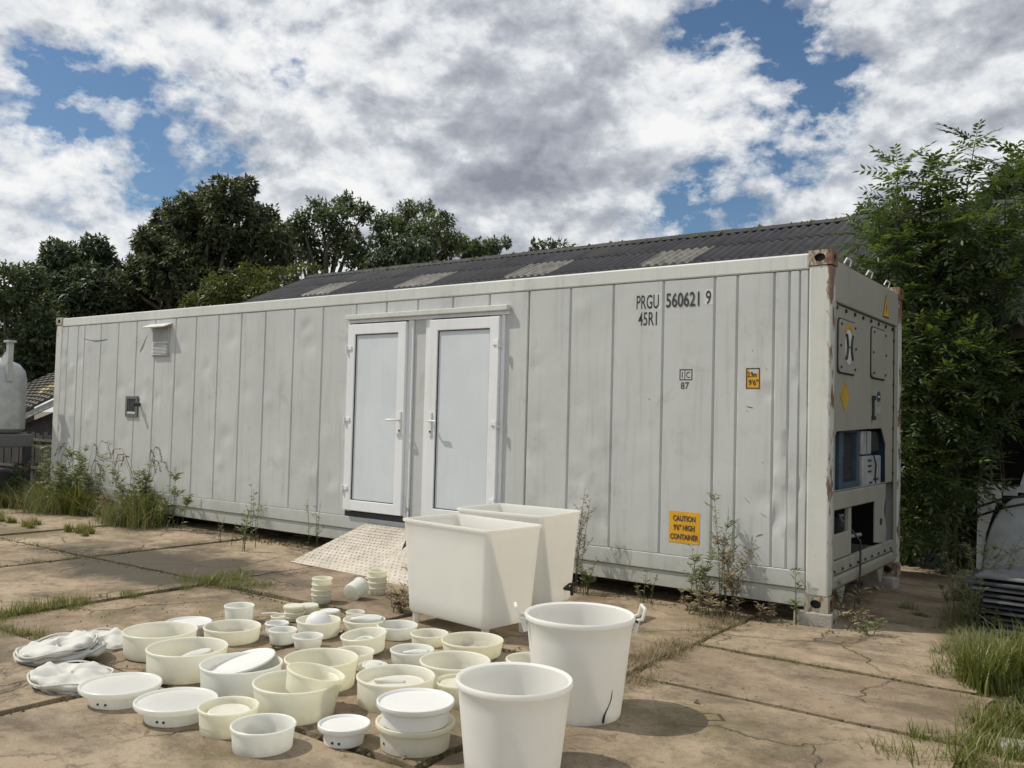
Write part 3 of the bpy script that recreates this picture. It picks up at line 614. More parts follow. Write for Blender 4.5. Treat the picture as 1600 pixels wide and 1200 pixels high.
# ---------------------------------------------------------------- square vats
def vat(cx, cy, rz, w, d, h, z0, label, taper=.10, rim=.013, tap=False):
    """w along local x, d along local y"""
    R_ = tag(empty('square_vat', (cx, cy, 0), rz), label, 'vat', 'square white vats on legs')
    def loop(hw, hd, r, z, n=6):
        L = []
        for sx, sy, a in ((1, 1, 0), (-1, 1, 90), (-1, -1, 180), (1, -1, 270)):
            for k in range(n): b = math.radians(a+90*k/(n-1)); L.append((sx*(hw-r)+r*math.cos(b), sy*(hd-r)+r*math.sin(b), z))
        return L
    W2, D2 = w/2, d/2; t = .008; bw, bd = W2-taper, D2-taper
    prof = [(0.001, .001, .0, z0+.0), (bw-.035, bd-.035, .04, z0), (bw-.010, bd-.010, .05, z0+.008), (bw, bd, .055, z0+.030)]
    for k in range(1, 7): f = k/6; prof.append((bw+(W2-rim-bw)*f, bd+(D2-rim-bd)*f, .055-.01*f, z0+.03+(h-.03-z0-.03)*f))
    prof += [(W2-rim+.003, D2-rim+.003, .05, h-.024), (W2-.002, D2-.002, .05, h-.022), (W2, D2, .05, h-.014), (W2-.001, D2-.001, .05, h-.003), (W2-.006, D2-.006, .05, h), (W2-rim-.004, D2-rim-.004, .045, h-.001), (W2-rim-t, D2-rim-t, .042, h-.008)]
    for k in range(5, -1, -1): f = k/6; prof.append((bw+(W2-rim-bw)*f-t, bd+(D2-rim-bd)*f-t, .052-.01*f, z0+.06+(h-.03-z0-.06)*f))
    prof += [(bw-.04, bd-.04, .05, z0+.02), (bw-.10, bd-.10, .04, z0+.012), (.001, .001, 0, z0+.012)]
    vs = []; fs = []; n = 24
    for p in prof[::1]: vs += loop(*p)
    for i in range(len(prof)-1): fs += [(i*n+k, i*n+(k+1) % n, (i+1)*n+(k+1) % n, (i+1)*n+k) for k in range(n)]
    MB().add(vs, fs).build('body', M['boxp'], R_, smooth='auto')
    for sx in (-1, 1):
        for sy in (-1, 1):
            x, y = sx*(bw-.055), sy*(bd-.055); q = MB(); q.tube([(x, y, .0), (x, y, z0+.04)], [.026, .034], 12); q.build('leg', M['boxp'], R_, smooth='auto')
    if tap:
        x, y, z = W2-taper*.80, .13, z0+.115; tp = MB(); tp.tube([(x-.02, y, z), (x+.05, y, z)], .018, 10); tp.tube([(x+.055, y, z-.05), (x+.055, y, z+.03)], .014, 8); tp.build('tap', M['dark'], R_, smooth='auto')
        MB().tube([(x+.03, y-.09, z+.01), (x+.055, y-.04, z+.045), (x+.055, y+.03, z+.04)], .010, 6).build('tap_lever', M['dark'], R_, smooth='auto')
    return R_
vat(-2.125, -1.868, math.radians(-7.3), .96, .605, .803, .085, 'nearer of the two square white vats, with shadow across its corner', taper=.050)
vat(-2.145, -1.215, math.radians(1.8), .857, .630, .850, .12, 'rear square white vat with a black tap at its foot', taper=.050, tap=True)
# ---------------------------------------------------------------- cheese moulds and tubs
def round_tub(name, x, y, r, h, rb, m, label, cat, group, tilt=None, z=0., t=.006, n=44, lip=.007, step=False, wob=.006):
    """thick walled round tub with a rolled rim; base at the origin of the object"""
    pr = [(.0005, 0), (rb-.012, 0), (rb-.003, .003), (rb, .012)]
    if step: pr += [(rb+.0, h*.34), (rb+.004, h*.36)]
    pr += [(rb+(r-lip-rb)*.5, h*.5), (r-lip, h-.017), (r-.001, h-.013), (r, h-.008), (r-.001, h-.003), (r-.005, h), (r-lip-.002, h-.001), (r-lip-t, h-.006),
           (rb+(r-lip-rb)*.5-t, h*.5), (rb-t, .022), (rb-t-.012, .009), (.0005, .008)]
    q = MB().lathe(pr, n, wob=wob); o = q.build(name, m, None, smooth='auto'); o.location = (x, y, z)
    rz = random.uniform(0, 6.28)
    if tilt: o.rotation_euler = (tilt[0], tilt[1], 0)
    else: o.rotation_euler = (0, 0, rz)
    return tag(o, label, cat, group)
MG = 'round cheese moulds spread over the concrete'
def mould(x, y, r, h, m, label, rb=None, **k):
    return round_tub('cheese_mould', x, y, r, h, rb or r*.90, M[m], label, 'cheese mould', MG, **k)
def plate_mould(x, y, r, h, rb, m, label, z=0, ang=(-1.9, -1.45)):
    dz = h-.040
    pr = [(.0005, 0), (rb-.01, 0), (rb, .008), (rb+.004, dz), (r-.03, dz+.006), (r-.006, dz+.012), (r, dz+.022), (r-.001, h-.003), (r-.005, h), (r-.012, h-.003), (r-.018, h-.012), (.0005, h-.014)]
    e = empty('draining_mould', (x, y, z)); tag(e, label, 'draining mould', 'flat topped draining moulds'); a0 = .0
    MB((0, 0, 0)).lathe(pr, 48, wob=.005).build('flanged_body', M[m], e, smooth='auto')
    for a in ang:
        c, s = math.cos(a), math.sin(a); zz = dz*.5
        MB().tube([(c*(rb-.004), s*(rb-.004), zz), (c*(rb+.0045), s*(rb+.0045), zz)], .0065, 10).build('drain_hole', M['dark'], e)
    return e
def disc(x, y, z, r, m, label, tilt=(0, 0), th=.012, name='mould_lid', cat='lid', dome=.0, grp='loose lids lying in the moulds'):
    pr = [(.0005, 0), (r-.004, 0), (r, th*.4), (r-.002, th), (r-.012, th+.002), (r-.018, th-.002), (r*.6, th-.002+dome*.7), (.0005, th-.002+dome)]
    o = MB().lathe(pr, 36, wob=.01).build(name, M[m], None, smooth='auto'); o.location = (x, y, z); o.rotation_euler = (tilt[0], tilt[1], 0)
    return tag(o, label, cat, grp)
def cloth_roll(x, y, z, L, r, rz, label, tilt=0):
    rng = random.Random(label); n = 18; m = 16; vs = []; fs = []
    for i in range(m+1):
        s = i/m; rr = r*math.sin(PI*min(.93, max(.07, s)))**.35
        for k in range(n):
            a = 2*PI*k/n; w = 1+.10*math.sin(3*a+s*5)+.06*math.sin(7*a+2*s)+rng.uniform(-.03, .03)
            vs.append(((s-.5)*L, rr*w*math.cos(a), rr*w*.72*math.sin(a)+r*.7))
    for i in range(m): fs += [(i*n+k, i*n+(k+1) % n, (i+1)*n+(k+1) % n, (i+1)*n+k) for k in range(n)]
    fs += [tuple(range(n)), tuple(range(m*n, m*n+n))]
    o = MB().add(vs, fs).build('rolled_cheesecloth', M['cloth'], None, smooth=True); o.location = (x, y, z); o.rotation_euler = (0, tilt, rz)
    return tag(o, label, 'cheesecloth', 'crumpled cheesecloths')
def hoop_cloth(x, y, r, z, label, tilt, seed, parts=3):
    """cloth filter bags gathered on flat hoops, slumped over each other"""
    e = empty('hooped_cloth', (x, y, z)); e.rotation_euler = (tilt[0], tilt[1], 0); tag(e, label, 'filter cloth', 'cloth filter bags on hoops')
    rng = random.Random(seed)
    for q in range(parts):
        dx, dy, dz = rng.uniform(-.03, .03), rng.uniform(-.03, .03), q*.024; rr = r*rng.uniform(.90, 1.)
        n = 56; m = 14; vs = []; fs = []; p1, p2, p3 = [rng.uniform(0, 6) for _ in range(3)]
        for i in range(m+1):
            s = i/m
            for k in range(n):
                a = 2*PI*k/n; f = s*s; rad = rr*s*(1+.04*math.sin(2*a+p1)+.025*math.sin(5*a+p2))
                hh = .010*math.sin(4*a+p1+3*s)+.008*math.sin(9*a+p2-5*s)*f+.006*math.sin(15*a+p3+s*6)*f+.016*math.sin(PI*s*1.4+p3)*math.cos(a-p1)
                hh += .010*math.sin(38*rad*math.cos(a+p3)+p1)*math.sin(PI*s)
                vs.append((dx+rad*math.cos(a), dy+rad*math.sin(a)*.96, dz+.026+hh-(.018 if i == m else 0)))
        for i in range(m): fs += [(i*n+k, i*n+(k+1) % n, (i+1)*n+(k+1) % n, (i+1)*n+k) for k in range(n)]
        k0 = len(vs); vs += [(a*.96, b*.96, c-.014) for a, b, c in vs[m*n:m*n+n]]; fs += [(m*n+k, m*n+(k+1) % n, k0+(k+1) % n, k0+k) for k in range(n)]; fs.append(tuple(range(k0, k0+n)))
        MB().add(vs, fs).build('cloth', M['cloth'], e, smooth=True, fix=True)
        pts = [(dx+rr*1.01*math.cos(2*PI*k/40)*(1+.04*math.sin(4*PI*k/40+p1)), dy+rr*.97*math.sin(2*PI*k/40)*(1+.04*math.sin(4*PI*k/40+p1)), dz+.018+.010*math.sin(4*2*PI*k/40+p1)) for k in range(41)]
        MB().tube(pts, .0055, 6).build('hoop', M['cloth'] if q else M['hoop'], e, smooth='auto')
    return e
plate_mould(-2.459, -4.48, .212, .102, .158, 'milk', 'wide flat topped white mould nearest the cloth pile, with two drain holes', ang=(-1.28, -1.0))
plate_mould(-1.992, -4.449, .207, .104, .150, 'milk', 'flat topped white mould with two drain holes, right of its twin at the front left', ang=(-1.20, -.97))
plate_mould(-1.084, -4.132, .127, .10, .095, 'lid', 'small flat topped white mould at the bottom edge, left of the stacked dishes', ang=(-1.35, -1.0))
A = mould
A(-1.640, -4.389, .150, .13, 'ivory2', 'ivory mould at the bottom left holding a smaller lid', step=True)
disc(-1.64, -4.385, .085, .105, 'ivory', 'pale lid lying inside the ivory mould at the bottom left', (.05, .04))
A(-1.321, -4.429, .153, .12, 'milk', 'empty whitish mould cut by the bottom edge of the picture')
A(-2.640, -3.948, .236, .168, 'ivory', 'large cream mould with a rolled white cloth inside', rb=.226)
cloth_roll(-2.585, -3.93, .085, .22, .042, .75, 'white rolled cloth leaning inside the large cream mould', tilt=-.30)
A(-3.168, -3.793, .232, .159, 'ivory', 'large cream mould beside the cloth pile, behind the one with the rolled cloth', rb=.216)
disc(-3.168, -3.79, .035, .185, 'ivory', 'cream disc on the floor of the large mould beside the cloth pile', dome=.012)
plate_mould(-3.451, -3.389, .161, .10, .12, 'lid', 'white ring topped mould at the back left of the group', ang=())
A(-3.536, -2.894, .112, .127, 'milk', 'narrow tall whitish beaker standing apart at the back left', rb=.100)
A(-3.124, -3.262, .197, .10, 'ivory', 'wide pale cream mould in front of the tall beaker', rb=.185)
A(-2.122, -3.947, .229, .165, 'milk', 'large bluish white mould with a lid propped inside', rb=.216)
disc(-2.19, -3.88, .135, .185, 'lid', 'white lid propped in the back of the large bluish white mould', (.22, -.12))
A(-1.593, -4.001, .226, .175, 'ivory', 'large cream mould with a second mould tilted into it', rb=.205)
A(-1.545, -3.935, .158, .115, 'ivory2', 'yellowish mould tilted inside the large cream mould', tilt=(-.16, .14), z=.105, rb=.14)
A(-1.873, -3.572, .216, .163, 'ivory2', 'large yellowish empty mould in the middle of the group', rb=.196)
A(-1.312, -3.532, .217, .157, 'ivory', 'large cream mould in the middle with a wide lid sunk inside', rb=.206)
disc(-1.31, -3.54, .098, .165, 'ivory', 'wide cream lid sunk inside the large mould in the middle', (.04, -.06), dome=.012)
cloth_roll(-1.33, -3.56, .108, .17, .022, .5, 'thin cloth roll on the wide sunken lid')
plate_mould(-.790, -3.945, .192, .130, .165, 'ivory2', 'cream flanged dish at the bottom of the stack beside the front tub', ang=(-1.9,))
plate_mould(-.775, -3.965, .187, .112, .158, 'lid', 'flat white dish on top of the stack beside the front tub', z=.122, ang=())
A(-1.035, -3.305, .137, .13, 'ivory2', 'yellowed mould half hidden behind the front tub')
disc(-1.035, -3.305, .10, .112, 'ivory2', 'yellow lid lying in the yellowed mould behind the front tub')
A(-1.292, -3.04, .213, .144, 'ivory', 'wide cream empty mould to the left of the tub with handles', rb=.198)
A(-1.635, -2.44, .213, .10, 'ivory2', 'wide pale yellow empty mould in front of the square vats', rb=.195)
A(-1.792, -2.868, .143, .09, 'milk', 'small whitish mould with a cloth fold inside, right of centre')
cloth_roll(-1.76, -2.86, .05, .17, .028, .4, 'cloth fold lying in the small mould right of centre', tilt=-.12)
A(-2.02, -2.438, .135, .08, 'ivory', 'small low cream mould just in front of the nearer vat')
A(-2.330, -2.435, .148, .09, 'milk', 'low whitish mould near the left leg of the nearer vat', rb=.132)
A(-2.186, -2.899, .154, .12, 'ivory', 'cream mould leaning forward with a cup inside', tilt=(.10, -.06), rb=.130, z=.012)
A(-2.186, -2.905, .075, .055, 'milk', 'small cup lying inside the leaning cream mould', tilt=(.3, .1), z=.03)
A(-2.01, -3.177, .132, .10, 'ivory', 'small cream mould tucked behind the large yellowish one')
A(-1.745, -3.270, .092, .08, 'ivory2', 'tiny yellowish mould wedged between three larger ones')
disc(-1.742, -3.268, .070, .07, 'cloth', 'scrap of white cloth in the tiny wedged mould', (.1, .1), name='cloth_scrap', cat='cloth', dome=.015)
A(-2.600, -2.500, .155, .10, 'ivory', 'cream mould at the back with a folded cloth heaped on it')
cloth_roll(-2.58, -2.49, .065, .24, .042, .45, 'folded cloth heaped on the cream mould at the back', tilt=-.08)
A(-2.78, -2.78, .160, .116, 'ivory', 'cream mould in the middle at the back, topped by an upturned white bowl', rb=.145)
b = MB().lathe([(.0005, .085), (.03, .083), (.06, .068), (.085, .035), (.095, .0), (.088, .0), (.055, .055), (.0005, .075)], 32, wob=.02).build('upturned_bowl', M['lid'], None, smooth='auto'); b.location = (-2.78, -2.78, .085); b.rotation_euler = (.1, -.12, 0)
tag(b, 'white bowl upturned on a cream mould at the back', 'bowl')
A(-2.57, -3.06, .106, .085, 'milk', 'small whitish mould right of the other two small ones, left of centre', rb=.088)
A(-2.802, -3.085, .098, .095, 'milk', 'middle one of three small whitish moulds left of centre', rb=.085)
A(-2.985, -2.985, .085, .095, 'lid', 'leftmost of three small whitish moulds, in front of the jar pile')
# small jars and their piles
SG = 'small round moulds at the back of the group'
def small(x, y, r, h, z, m, label, tilt=None): return round_tub('small_mould', x, y, r, h, r*.93, M[m], label, 'small mould', SG, z=z, tilt=tilt, n=28, lip=.005, t=.004)
small(-3.249, -2.752, .062, .034, 0, 'ivory', 'bottom one of the short pile of low yellowish jars'); small(-3.255, -2.748, .058, .034, .032, 'ivory2', 'top one of the short pile of low yellowish jars', (.05, .03))
for k, (dx, dy) in enumerate(((0, 0), (.01, .005), (-.005, .01))):
    small(-3.274+dx, -2.590+dy, .081, .036, .034*k, 'ivory' if k % 2 else 'ivory2', ('lowest', 'middle', 'top')[k]+' dish in the pile of three at the back left')
disc(-3.272, -2.588, .103, .078, 'ivory', 'flat lid on the pile of three dishes at the back left')
small(-3.304, -2.415, .078, .045, 0, 'ivory2', 'lower jar under a flat lid at the very back'); small(-3.304, -2.415, .081, .040, .043, 'ivory', 'upper jar under a flat lid at the very back')
disc(-3.304, -2.415, .078, .078, 'ivory', 'flat lid on the two jars at the very back')
small(-3.112, -2.365, .081, .062, 0, 'ivory', 'jar with a white lid right of the dish pile'); disc(-3.112, -2.365, .054, .074, 'lid', 'white lid on the jar right of the dish pile')
small(-2.960, -2.240, .075, .06, 0, 'milk', 'open small jar at the back, right of the lidded one')
o = MB().tube([(-3.40, -2.79, .062), (-3.30, -2.76, .078), (-3.2, -2.72, .075)], .008, 6).build('stick', M['cloth'], None, smooth='auto'); tag(o, 'short pale stick lying across the low jars', 'stick')
def cup_stack(x, y, r, cups, dz, h, lab):
    for k in range(cups):
        dx, dy = random.uniform(-.004, .004), random.uniform(-.004, .004)
        o = round_tub('stacked_cup', x+dx, y+dy, r, h, r*.86, M['ivory2' if k % 2 else 'ivory'], ('lowest', 'second', 'third', 'fourth', 'fifth')[k if k < cups-1 else k]+' cup from the ground in the '+lab, 'cup', 'small moulds stacked in towers', z=k*dz, n=28, lip=.006, t=.004, tilt=(random.uniform(-.03, .03), random.uniform(-.03, .03)))
cup_stack(-3.584, -2.025, .087, 4, .045, .080, 'ribbed tower left of the fallen cup')
cup_stack(-3.484, -1.469, .088, 4, .047, .080, 'ribbed tower right of the fallen cup')
o = round_tub('fallen_cup', -3.44, -1.83, .082, .155, .078, M['milk'], 'translucent cup tipped on its side between the two towers', 'cup', None, tilt=(-1.25, -.45), n=28)
o.location.z = .075
A(-1.018, -2.641, .155, .12, 'ivory', 'cream mould peeping out between the two big tubs')

# big tubs
def big_tub(x, y, r, h, rb, label, handles=None, crack=None):
    e = tag(empty('large_tub', (x, y, 0)), label, 'tub', 'big round white tubs')
    t = .007
    pr = [(.0005, .004), (rb-.03, .004), (rb-.02, 0), (rb-.006, .004), (rb, .02)]
    for k in range(1, 6): f = k/6; pr.append((rb+(r-.014-rb)*f, .02+(h-.045-.02)*f))
    pr += [(r-.014, h-.036), (r-.009, h-.031), (r-.002, h-.026), (r, h-.017), (r-.001, h-.006), (r-.006, h), (r-.013, h-.002), (r-.021, h-.009)]
    for k in range(5, 0, -1): f = k/6; pr.append((rb+(r-.014-rb)*f-t, .02+(h-.045-.02)*f))
    pr += [(rb-t-.004, .03), (rb-t-.02, .014), (.0005, .012)]
    MB().lathe(pr, 72, wob=.004).build('body', M['tubw'], e, smooth='auto')
    if handles:
        for a in handles:
            c, s = math.cos(a), math.sin(a); q = MB()
            def P(u, v, z): return (c*(r+u)-s*v, s*(r+u)+c*v, z)
            q.tube([P(-.012, -.055, h-.03), P(.035, -.055, h-.02), P(.050, -.053, h+.035), P(.050, .053, h+.035), P(.035, .055, h-.02), P(-.012, .055, h-.03)], .0095, 8)
            q.tube([P(-.004, -.055, h-.09), P(.012, -.055, h-.02)], .012, 8); q.tube([P(-.004, .055, h-.09), P(.012, .055, h-.02)], .012, 8)
            q.build('handle', M['tubw'], e, smooth='auto')
            MB().tube([P(-.004, -.055, h-.028), P(.004, -.075, h-.030)], .007, 8).build('rivet', M['dark'], e)
    return e
b1 = big_tub(-.440, -3.021, .300, .544, .232, 'taller round white tub with two handles and a split near its foot', handles=(math.radians(39), math.radians(219)))
# split in the wall of the tall tub: follows the wall
q = MB(); ca = math.atan2(-.80, .58)+.52; pts = []
for k in range(9):
    f = k/8; z = .02+.17*f; a = ca+.20*f-.03*math.sin(7*f); rr = .232+(.048)*(z/.5)+.003; w = .026*(1-f)**.7*(1+.3*math.sin(9*f))+.001
    for s in (-1, 1): pts.append((rr*math.cos(a+s*w), rr*math.sin(a+s*w), z))
q.add(pts, [(2*k, 2*k+1, 2*k+3, 2*k+2) for k in range(8)]); s_ = q.build('split', M['black'], b1); sm_ = s_.modifiers.new('t', 'SOLIDIFY'); sm_.thickness = .002; sm_.offset = 0
big_tub(-.250, -3.889, .267, .42, .215, 'shorter round white tub without handles at the bottom edge')
# cloth pile
hoop_cloth(-3.50, -4.27, .25, .035, 'cloth bags at the far left of the pile, dropped over each other', (.10, -.05), 5, 3)
hoop_cloth(-2.95, -4.50, .235, .0, 'cloth bags in the front of the pile, next to the flat topped mould', (-.02, .04), 6, 3)
hoop_cloth(-3.66, -3.90, .20, .0, 'cloth bags at the back of the pile, behind the cream moulds', (.05, .12), 9, 2)

# ---------------------------------------------------------------- barn
def barn():
    ox, oy = -6, 10; o = (ox, oy, 0); B = tag(empty('barn', o), 'long low barn with a dark corrugated roof and pale skylights behind the container', 'barn')
    # weathered fibre cement
    m, t, b = mat('fibre_cement'); p = pos(t)
    c = t.ramp(t.noise(p, 2.2, 6, .65), (.3, (.018, .019, .024)), (.7, (.042, .043, .050)))
    c = t.mix(t.ramp(t.noise(p, 5, 6, .7), (.58, 0.), (.70, .6)), c, (.07, .062, .04)); c = t.mix(t.ramp(t.noise(p, .35, 4, .6), (.50, 0.), (.66, .4)), c, (.075, .072, .072))
    t.l.new(c, b.inputs['Base Color']); b.inputs['Roughness'].default_value = .9; bump(t, b, t.noise(p, 25, 5, .7), .01, .6); M['roofm'] = m
    m, t, b = mat('skylight_sheet'); p = pos(t)
    t.l.new(t.ramp(t.noise(p, 4, 6, .7), (.32, (.07, .068, .062)), (.5, (.13, .125, .11)), (.68, (.21, .20, .175))), b.inputs['Base Color']); b.inputs['Roughness'].default_value = .6; M['skyl'] = m
    sl = .4477; W_ = 1.07; L = 1.02
    def sheet_mesh(sgn):
        n = 37; vs = []; fs = []
        for j, f in enumerate((0, 1)):
            for i in range(n):
                x = (W_+.05)*i/(n-1); zc = .026*math.cos(2*PI*x/.178)
                y = f*(L+.09)*sgn; vs.append((x, y, zc-abs(y)*sl+(.0 if f == 0 else .018)))
        for i in range(n-1): fs.append((i, i+1, n+i+1, n+i))
        k0 = len(vs); vs += [(x, y, z-.008) for x, y, z in vs]; fs += [(b_+k0, a+k0, d+k0, c_+k0) for a, b_, c_, d in fs[:n-1]]; fs += [(n+i, n+i+1, k0+n+i+1, k0+n+i) for i in range(n-1)]
        me = bpy.data.meshes.new('roof_sheet'); me.from_pydata(vs, [], fs); me.materials.append(M['roofm']); me.polygons.foreach_set('use_smooth', [True]*len(me.polygons)); me.set_sharp_from_angle(angle=1.2)
        return me
    mf, mb_ = sheet_mesh(-1), sheet_mesh(1); ms = mf.copy(); ms.materials.clear(); ms.materials.append(M['skyl'])
    rng = random.Random(4); x0 = -17.66; nc = 24
    for i in range(nc):
        for j in range(6):
            x = x0+i*W_; y = 9.97-j*L; sky = (j == 1 and (i % 3 == 2) and i < 14)
            q = bpy.data.objects.new('skylight_sheet' if sky else 'roof_sheet', ms if sky else mf); C.objects.link(q); q.parent = B
            q.location = (x-ox, y-oy-.01, 5.5-(9.97-y)*sl+rng.uniform(-.004, .004)+.006*j*0); q.rotation_euler = (0, 0, rng.uniform(-.004, .004))
    for i in range(nc):
        for j in range(0, 6, 1):
            q = bpy.data.objects.new('roof_sheet', mb_); C.objects.link(q); q.parent = B; q.location = (x0+i*W_-ox, 9.99+j*L-oy, 5.5-j*L*sl)
    for i in range(nc):
        q = MB(o); xa = x0+i*W_; pts = [(9.78, 5.445), (9.93, 5.535), (9.98, 5.56), (10.03, 5.535), (10.18, 5.445), (10.17, 5.425), (9.98, 5.535), (9.79, 5.425)]
        q.prism([(y, z+rng.uniform(0, .012)) for y, z in pts], 0, xa-.04, xa+W_-.005); q.build('ridge_cap', M['roofm'], B)
    # moss cushions on the ridge
    q = MB(o); 
    for k in range(1500):
        x = rng.uniform(x0, x0+nc*W_); s = rng.uniform(.015, .055)*(1 if rng.random() < .8 else 1.7); dy = rng.gauss(0, .10); z = 5.545-abs(dy)*.5; y = 9.98+dy
        q.add([(x+s*math.cos(a), y+s*math.sin(a), z-.01) for a in (0, 1.57, 3.14, 4.71)]+[(x, y, z+s*.8)], [(0, 1, 4), (1, 2, 4), (2, 3, 4), (3, 0, 4)])
    tag(q.build('moss', M['moss'], B), kind='stuff')
    MB(o).box(x0+.1, x0+nc*W_-.1, 3.98, 4.10, 2.62, 2.76).build('eave_beam', M['wood'], B)
    for k in range(9): MB(o).box(x0+.2+k*3.15, x0+.36+k*3.15, 4.02, 4.18, -.05, 2.64).build('post', M['wood'], B)
    for x in (x0+.12, x0+nc*W_-.15):
        MB(o).prism([(4.1, 0), (15.9, 0), (15.9, 2.70), (9.98, 5.36), (4.1, 2.72)], 0, x, x+.06).build('gable_wall', M['boards'], B)
    for k in range(26): MB(o).box(x0+.2+k*.985, x0+.2+k*.985+.975, 11.9+(k % 2)*.01, 11.95+(k % 2)*.01, -.05, 4.5).build('wall_board', M['boards'], B)
    MB(o).box(x0+.2, x0+nc*W_-.2, 15.8, 15.9, -.05, 2.7).build('rear_wall', M['boards'], B)
barn()

# ---------------------------------------------------------------- foliage
LF = {}
LF['dark'] = leafmat('leaf_dark', (.045, .068, .040), (.088, .122, .062), (1.0, 1.1, .5), .30)  # background leaf colours (dark, chest, mid, pale) lightened and blued to paint in haze
LF['chest'] = leafmat('leaf_chestnut', (.048, .068, .038), (.105, .128, .060), (1.1, 1.1, .5), .30, odd=(.15, .095, .045))
LF['mid'] = leafmat('leaf_mid', (.055, .078, .042), (.105, .135, .066), (1.1, 1.2, .5), .36)
LF['pale'] = leafmat('leaf_pale', (.07, .095, .05), (.13, .16, .075), (1.1, 1.2, .5), .38)
LF['olive'] = leafmat('leaf_olive', (.055, .072, .018), (.12, .14, .035), (1.1, 1.1, .4), .38, odd=(.20, .19, .06))
LF['ash'] = leafmat('leaf_ash', (.050, .080, .036), (.115, .155, .066), (1.2, 1.3, .4), .42, odd=(.20, .23, .06))
LF['bram'] = leafmat('leaf_bramble', (.035, .065, .020), (.08, .13, .032), (1.1, 1.2, .4), .36, odd=(.17, .22, .05))
LF['grass'] = leafmat('grass_blades', (.105, .135, .03), (.20, .22, .06), (1.1, 1.1, .5), .35, odd=(.30, .25, .12))
LF['dry'] = leafmat('dry_stalks', (.19, .15, .09), (.34, .28, .17), (1, .9, .6), .3, odd=(.10, .12, .03))
LF['weed'] = leafmat('weed_leaves', (.15, .18, .08), (.26, .28, .14), (1.1, 1.1, .5), .35, odd=(.22, .19, .10))
def unit(v): return v/np.maximum(np.linalg.norm(v, axis=-1, keepdims=True), 1e-6)
def leaf_quads(P, D, Nn, L, Wd, bend=.18):
    """kite leaves: P base, D direction, Nn normal hint, L length, Wd width -> V,F of two bent quads' worth as one quad pair"""
    Sd = unit(np.cross(D, Nn)); Up = unit(np.cross(Sd, D)); L = L[:, None]; Wd = Wd[:, None]
    a = P; b = P+D*L*.45+Sd*Wd*.5-Up*L*bend*.3; c = P+D*L-Up*L*bend; d = P+D*L*.45-Sd*Wd*.5-Up*L*bend*.3; e = P+D*L*.45+Up*L*bend*.25
    V = np.stack([a, b, c, d, e], 1).reshape(-1, 3); k = np.arange(len(P))*5
    F = np.concatenate([np.stack([k, k+1, k+2, k+4], 1), np.stack([k, k+4, k+2, k+3], 1)])
    return V, F
def crown(lobes, rng, dens, cl, ls, shell=.55, droop=.25, squash=.9, gap=.30):
    Ps = []; Ns = []
    for (x, y, z, r) in lobes:
        n = max(10, int(dens*r*r)); d = unit(rng.normal(size=(n, 3))); rad = r*(shell+(1.12-shell)*rng.random(n)**.7)
        # uneven lobe surface and gaps
        ph = rng.random(6)*6.28; w = 1+.20*np.sin(d[:, 0]*5+ph[0])*np.sin(d[:, 2]*6+ph[1])+.14*np.sin(d[:, 1]*9+ph[2])*np.sin(d[:, 2]*8+ph[4])
        hole = np.sin(d[:, 0]*6+ph[3])*np.sin(d[:, 1]*6+ph[5])*np.sin(d[:, 2]*6+ph[1]); keep = (hole > -gap)
        p = np.array([x, y, z])+d*(rad*w)[:, None]*np.array([1, 1, squash]); Ps.append(p[keep]); Ns.append(d[keep])
    P = np.concatenate(Ps); N = np.concatenate(Ns); n = len(P)
    P2 = np.repeat(P, cl, 0); N2 = np.repeat(N, cl, 0)
    D = unit(rng.normal(size=(n*cl, 3))*.9+N2*.8+np.array([0, 0, -droop])); hint = unit(rng.normal(size=(n*cl, 3))*.5+np.array([0, 0, 1.])+N2*.4)
    tint = np.clip(np.repeat(rng.random(n), cl)*.75+rng.random(n*cl)*.25, 0, 1)
    L = ls*(.7+.6*rng.random(n*cl)); V, F = leaf_quads(P2+D*(ls*.15), D, hint, L, L*.42)
    return V, F, np.concatenate([tint, tint])
def tree(name, lobes, mat_, label, seed, dens, cl, ls, base=None, cat='tree', group=None, trunk_r=.22, **k):
    rng = np.random.default_rng(seed); L = np.array(lobes); c = L[:, :3].mean(0); base = np.array(base if base else (c[0], c[1], 0.))
    e = tag(empty(name, tuple(base)), label, cat, group); V, F, T = crown(lobes, rng, dens, cl, ls, **k)
    mesh_np('crown', V-base, F, mat_, e, T)
    q = MB(tuple(base)); top = L[:, 2].max(); fork = base+(c-base)*.45; fork[2] = max(.4, (L[:, 2].min()-base[2])*.75)
    q.tube([tuple(base), tuple((base+fork)/2+rng.normal(size=3)*.06), tuple(fork)], [trunk_r, trunk_r*.8, trunk_r*.7], 10)
    for (x, y, z, r) in lobes:
        p = np.array([x, y, z]); mid = (fork+p)/2+rng.normal(size=3)*.12*np.linalg.norm(p-fork)*.5; q.tube([tuple(fork), tuple(mid), tuple(p+np.array([0, 0, r*.5]))], [trunk_r*.5, trunk_r*.26, trunk_r*.08], 6)
    q.build('trunk', M['bark'], e, smooth=True)
    return e
far_left=[(-28.41,6.40,5.42,0.78),(-28.66,7.32,5.84,0.47),(-30.03,7.49,4.56,1.08),(-27.77,7.49,4.03,0.86),(-28.86,7.86,3.01,0.97),(-28.41,6.53,2.71,1.08),(-27.70,8.13,3.22,0.86),(-28.86,8.32,5.04,0.43)]
dark=[(-29.84,8.88,7.05,0.52),(-29.72,10.18,7.49,0.47),(-31.27,10.30,6.86,0.95),(-30.60,8.97,6.38,0.57),(-30.00,10.61,7.00,0.52),(-29.14,9.47,5.53,1.18),(-30.78,9.52,5.04,1.07),(-30.38,11.01,5.67,0.62),(-29.43,9.92,4.31,1.18),(-29.81,10.87,4.42,0.71)]
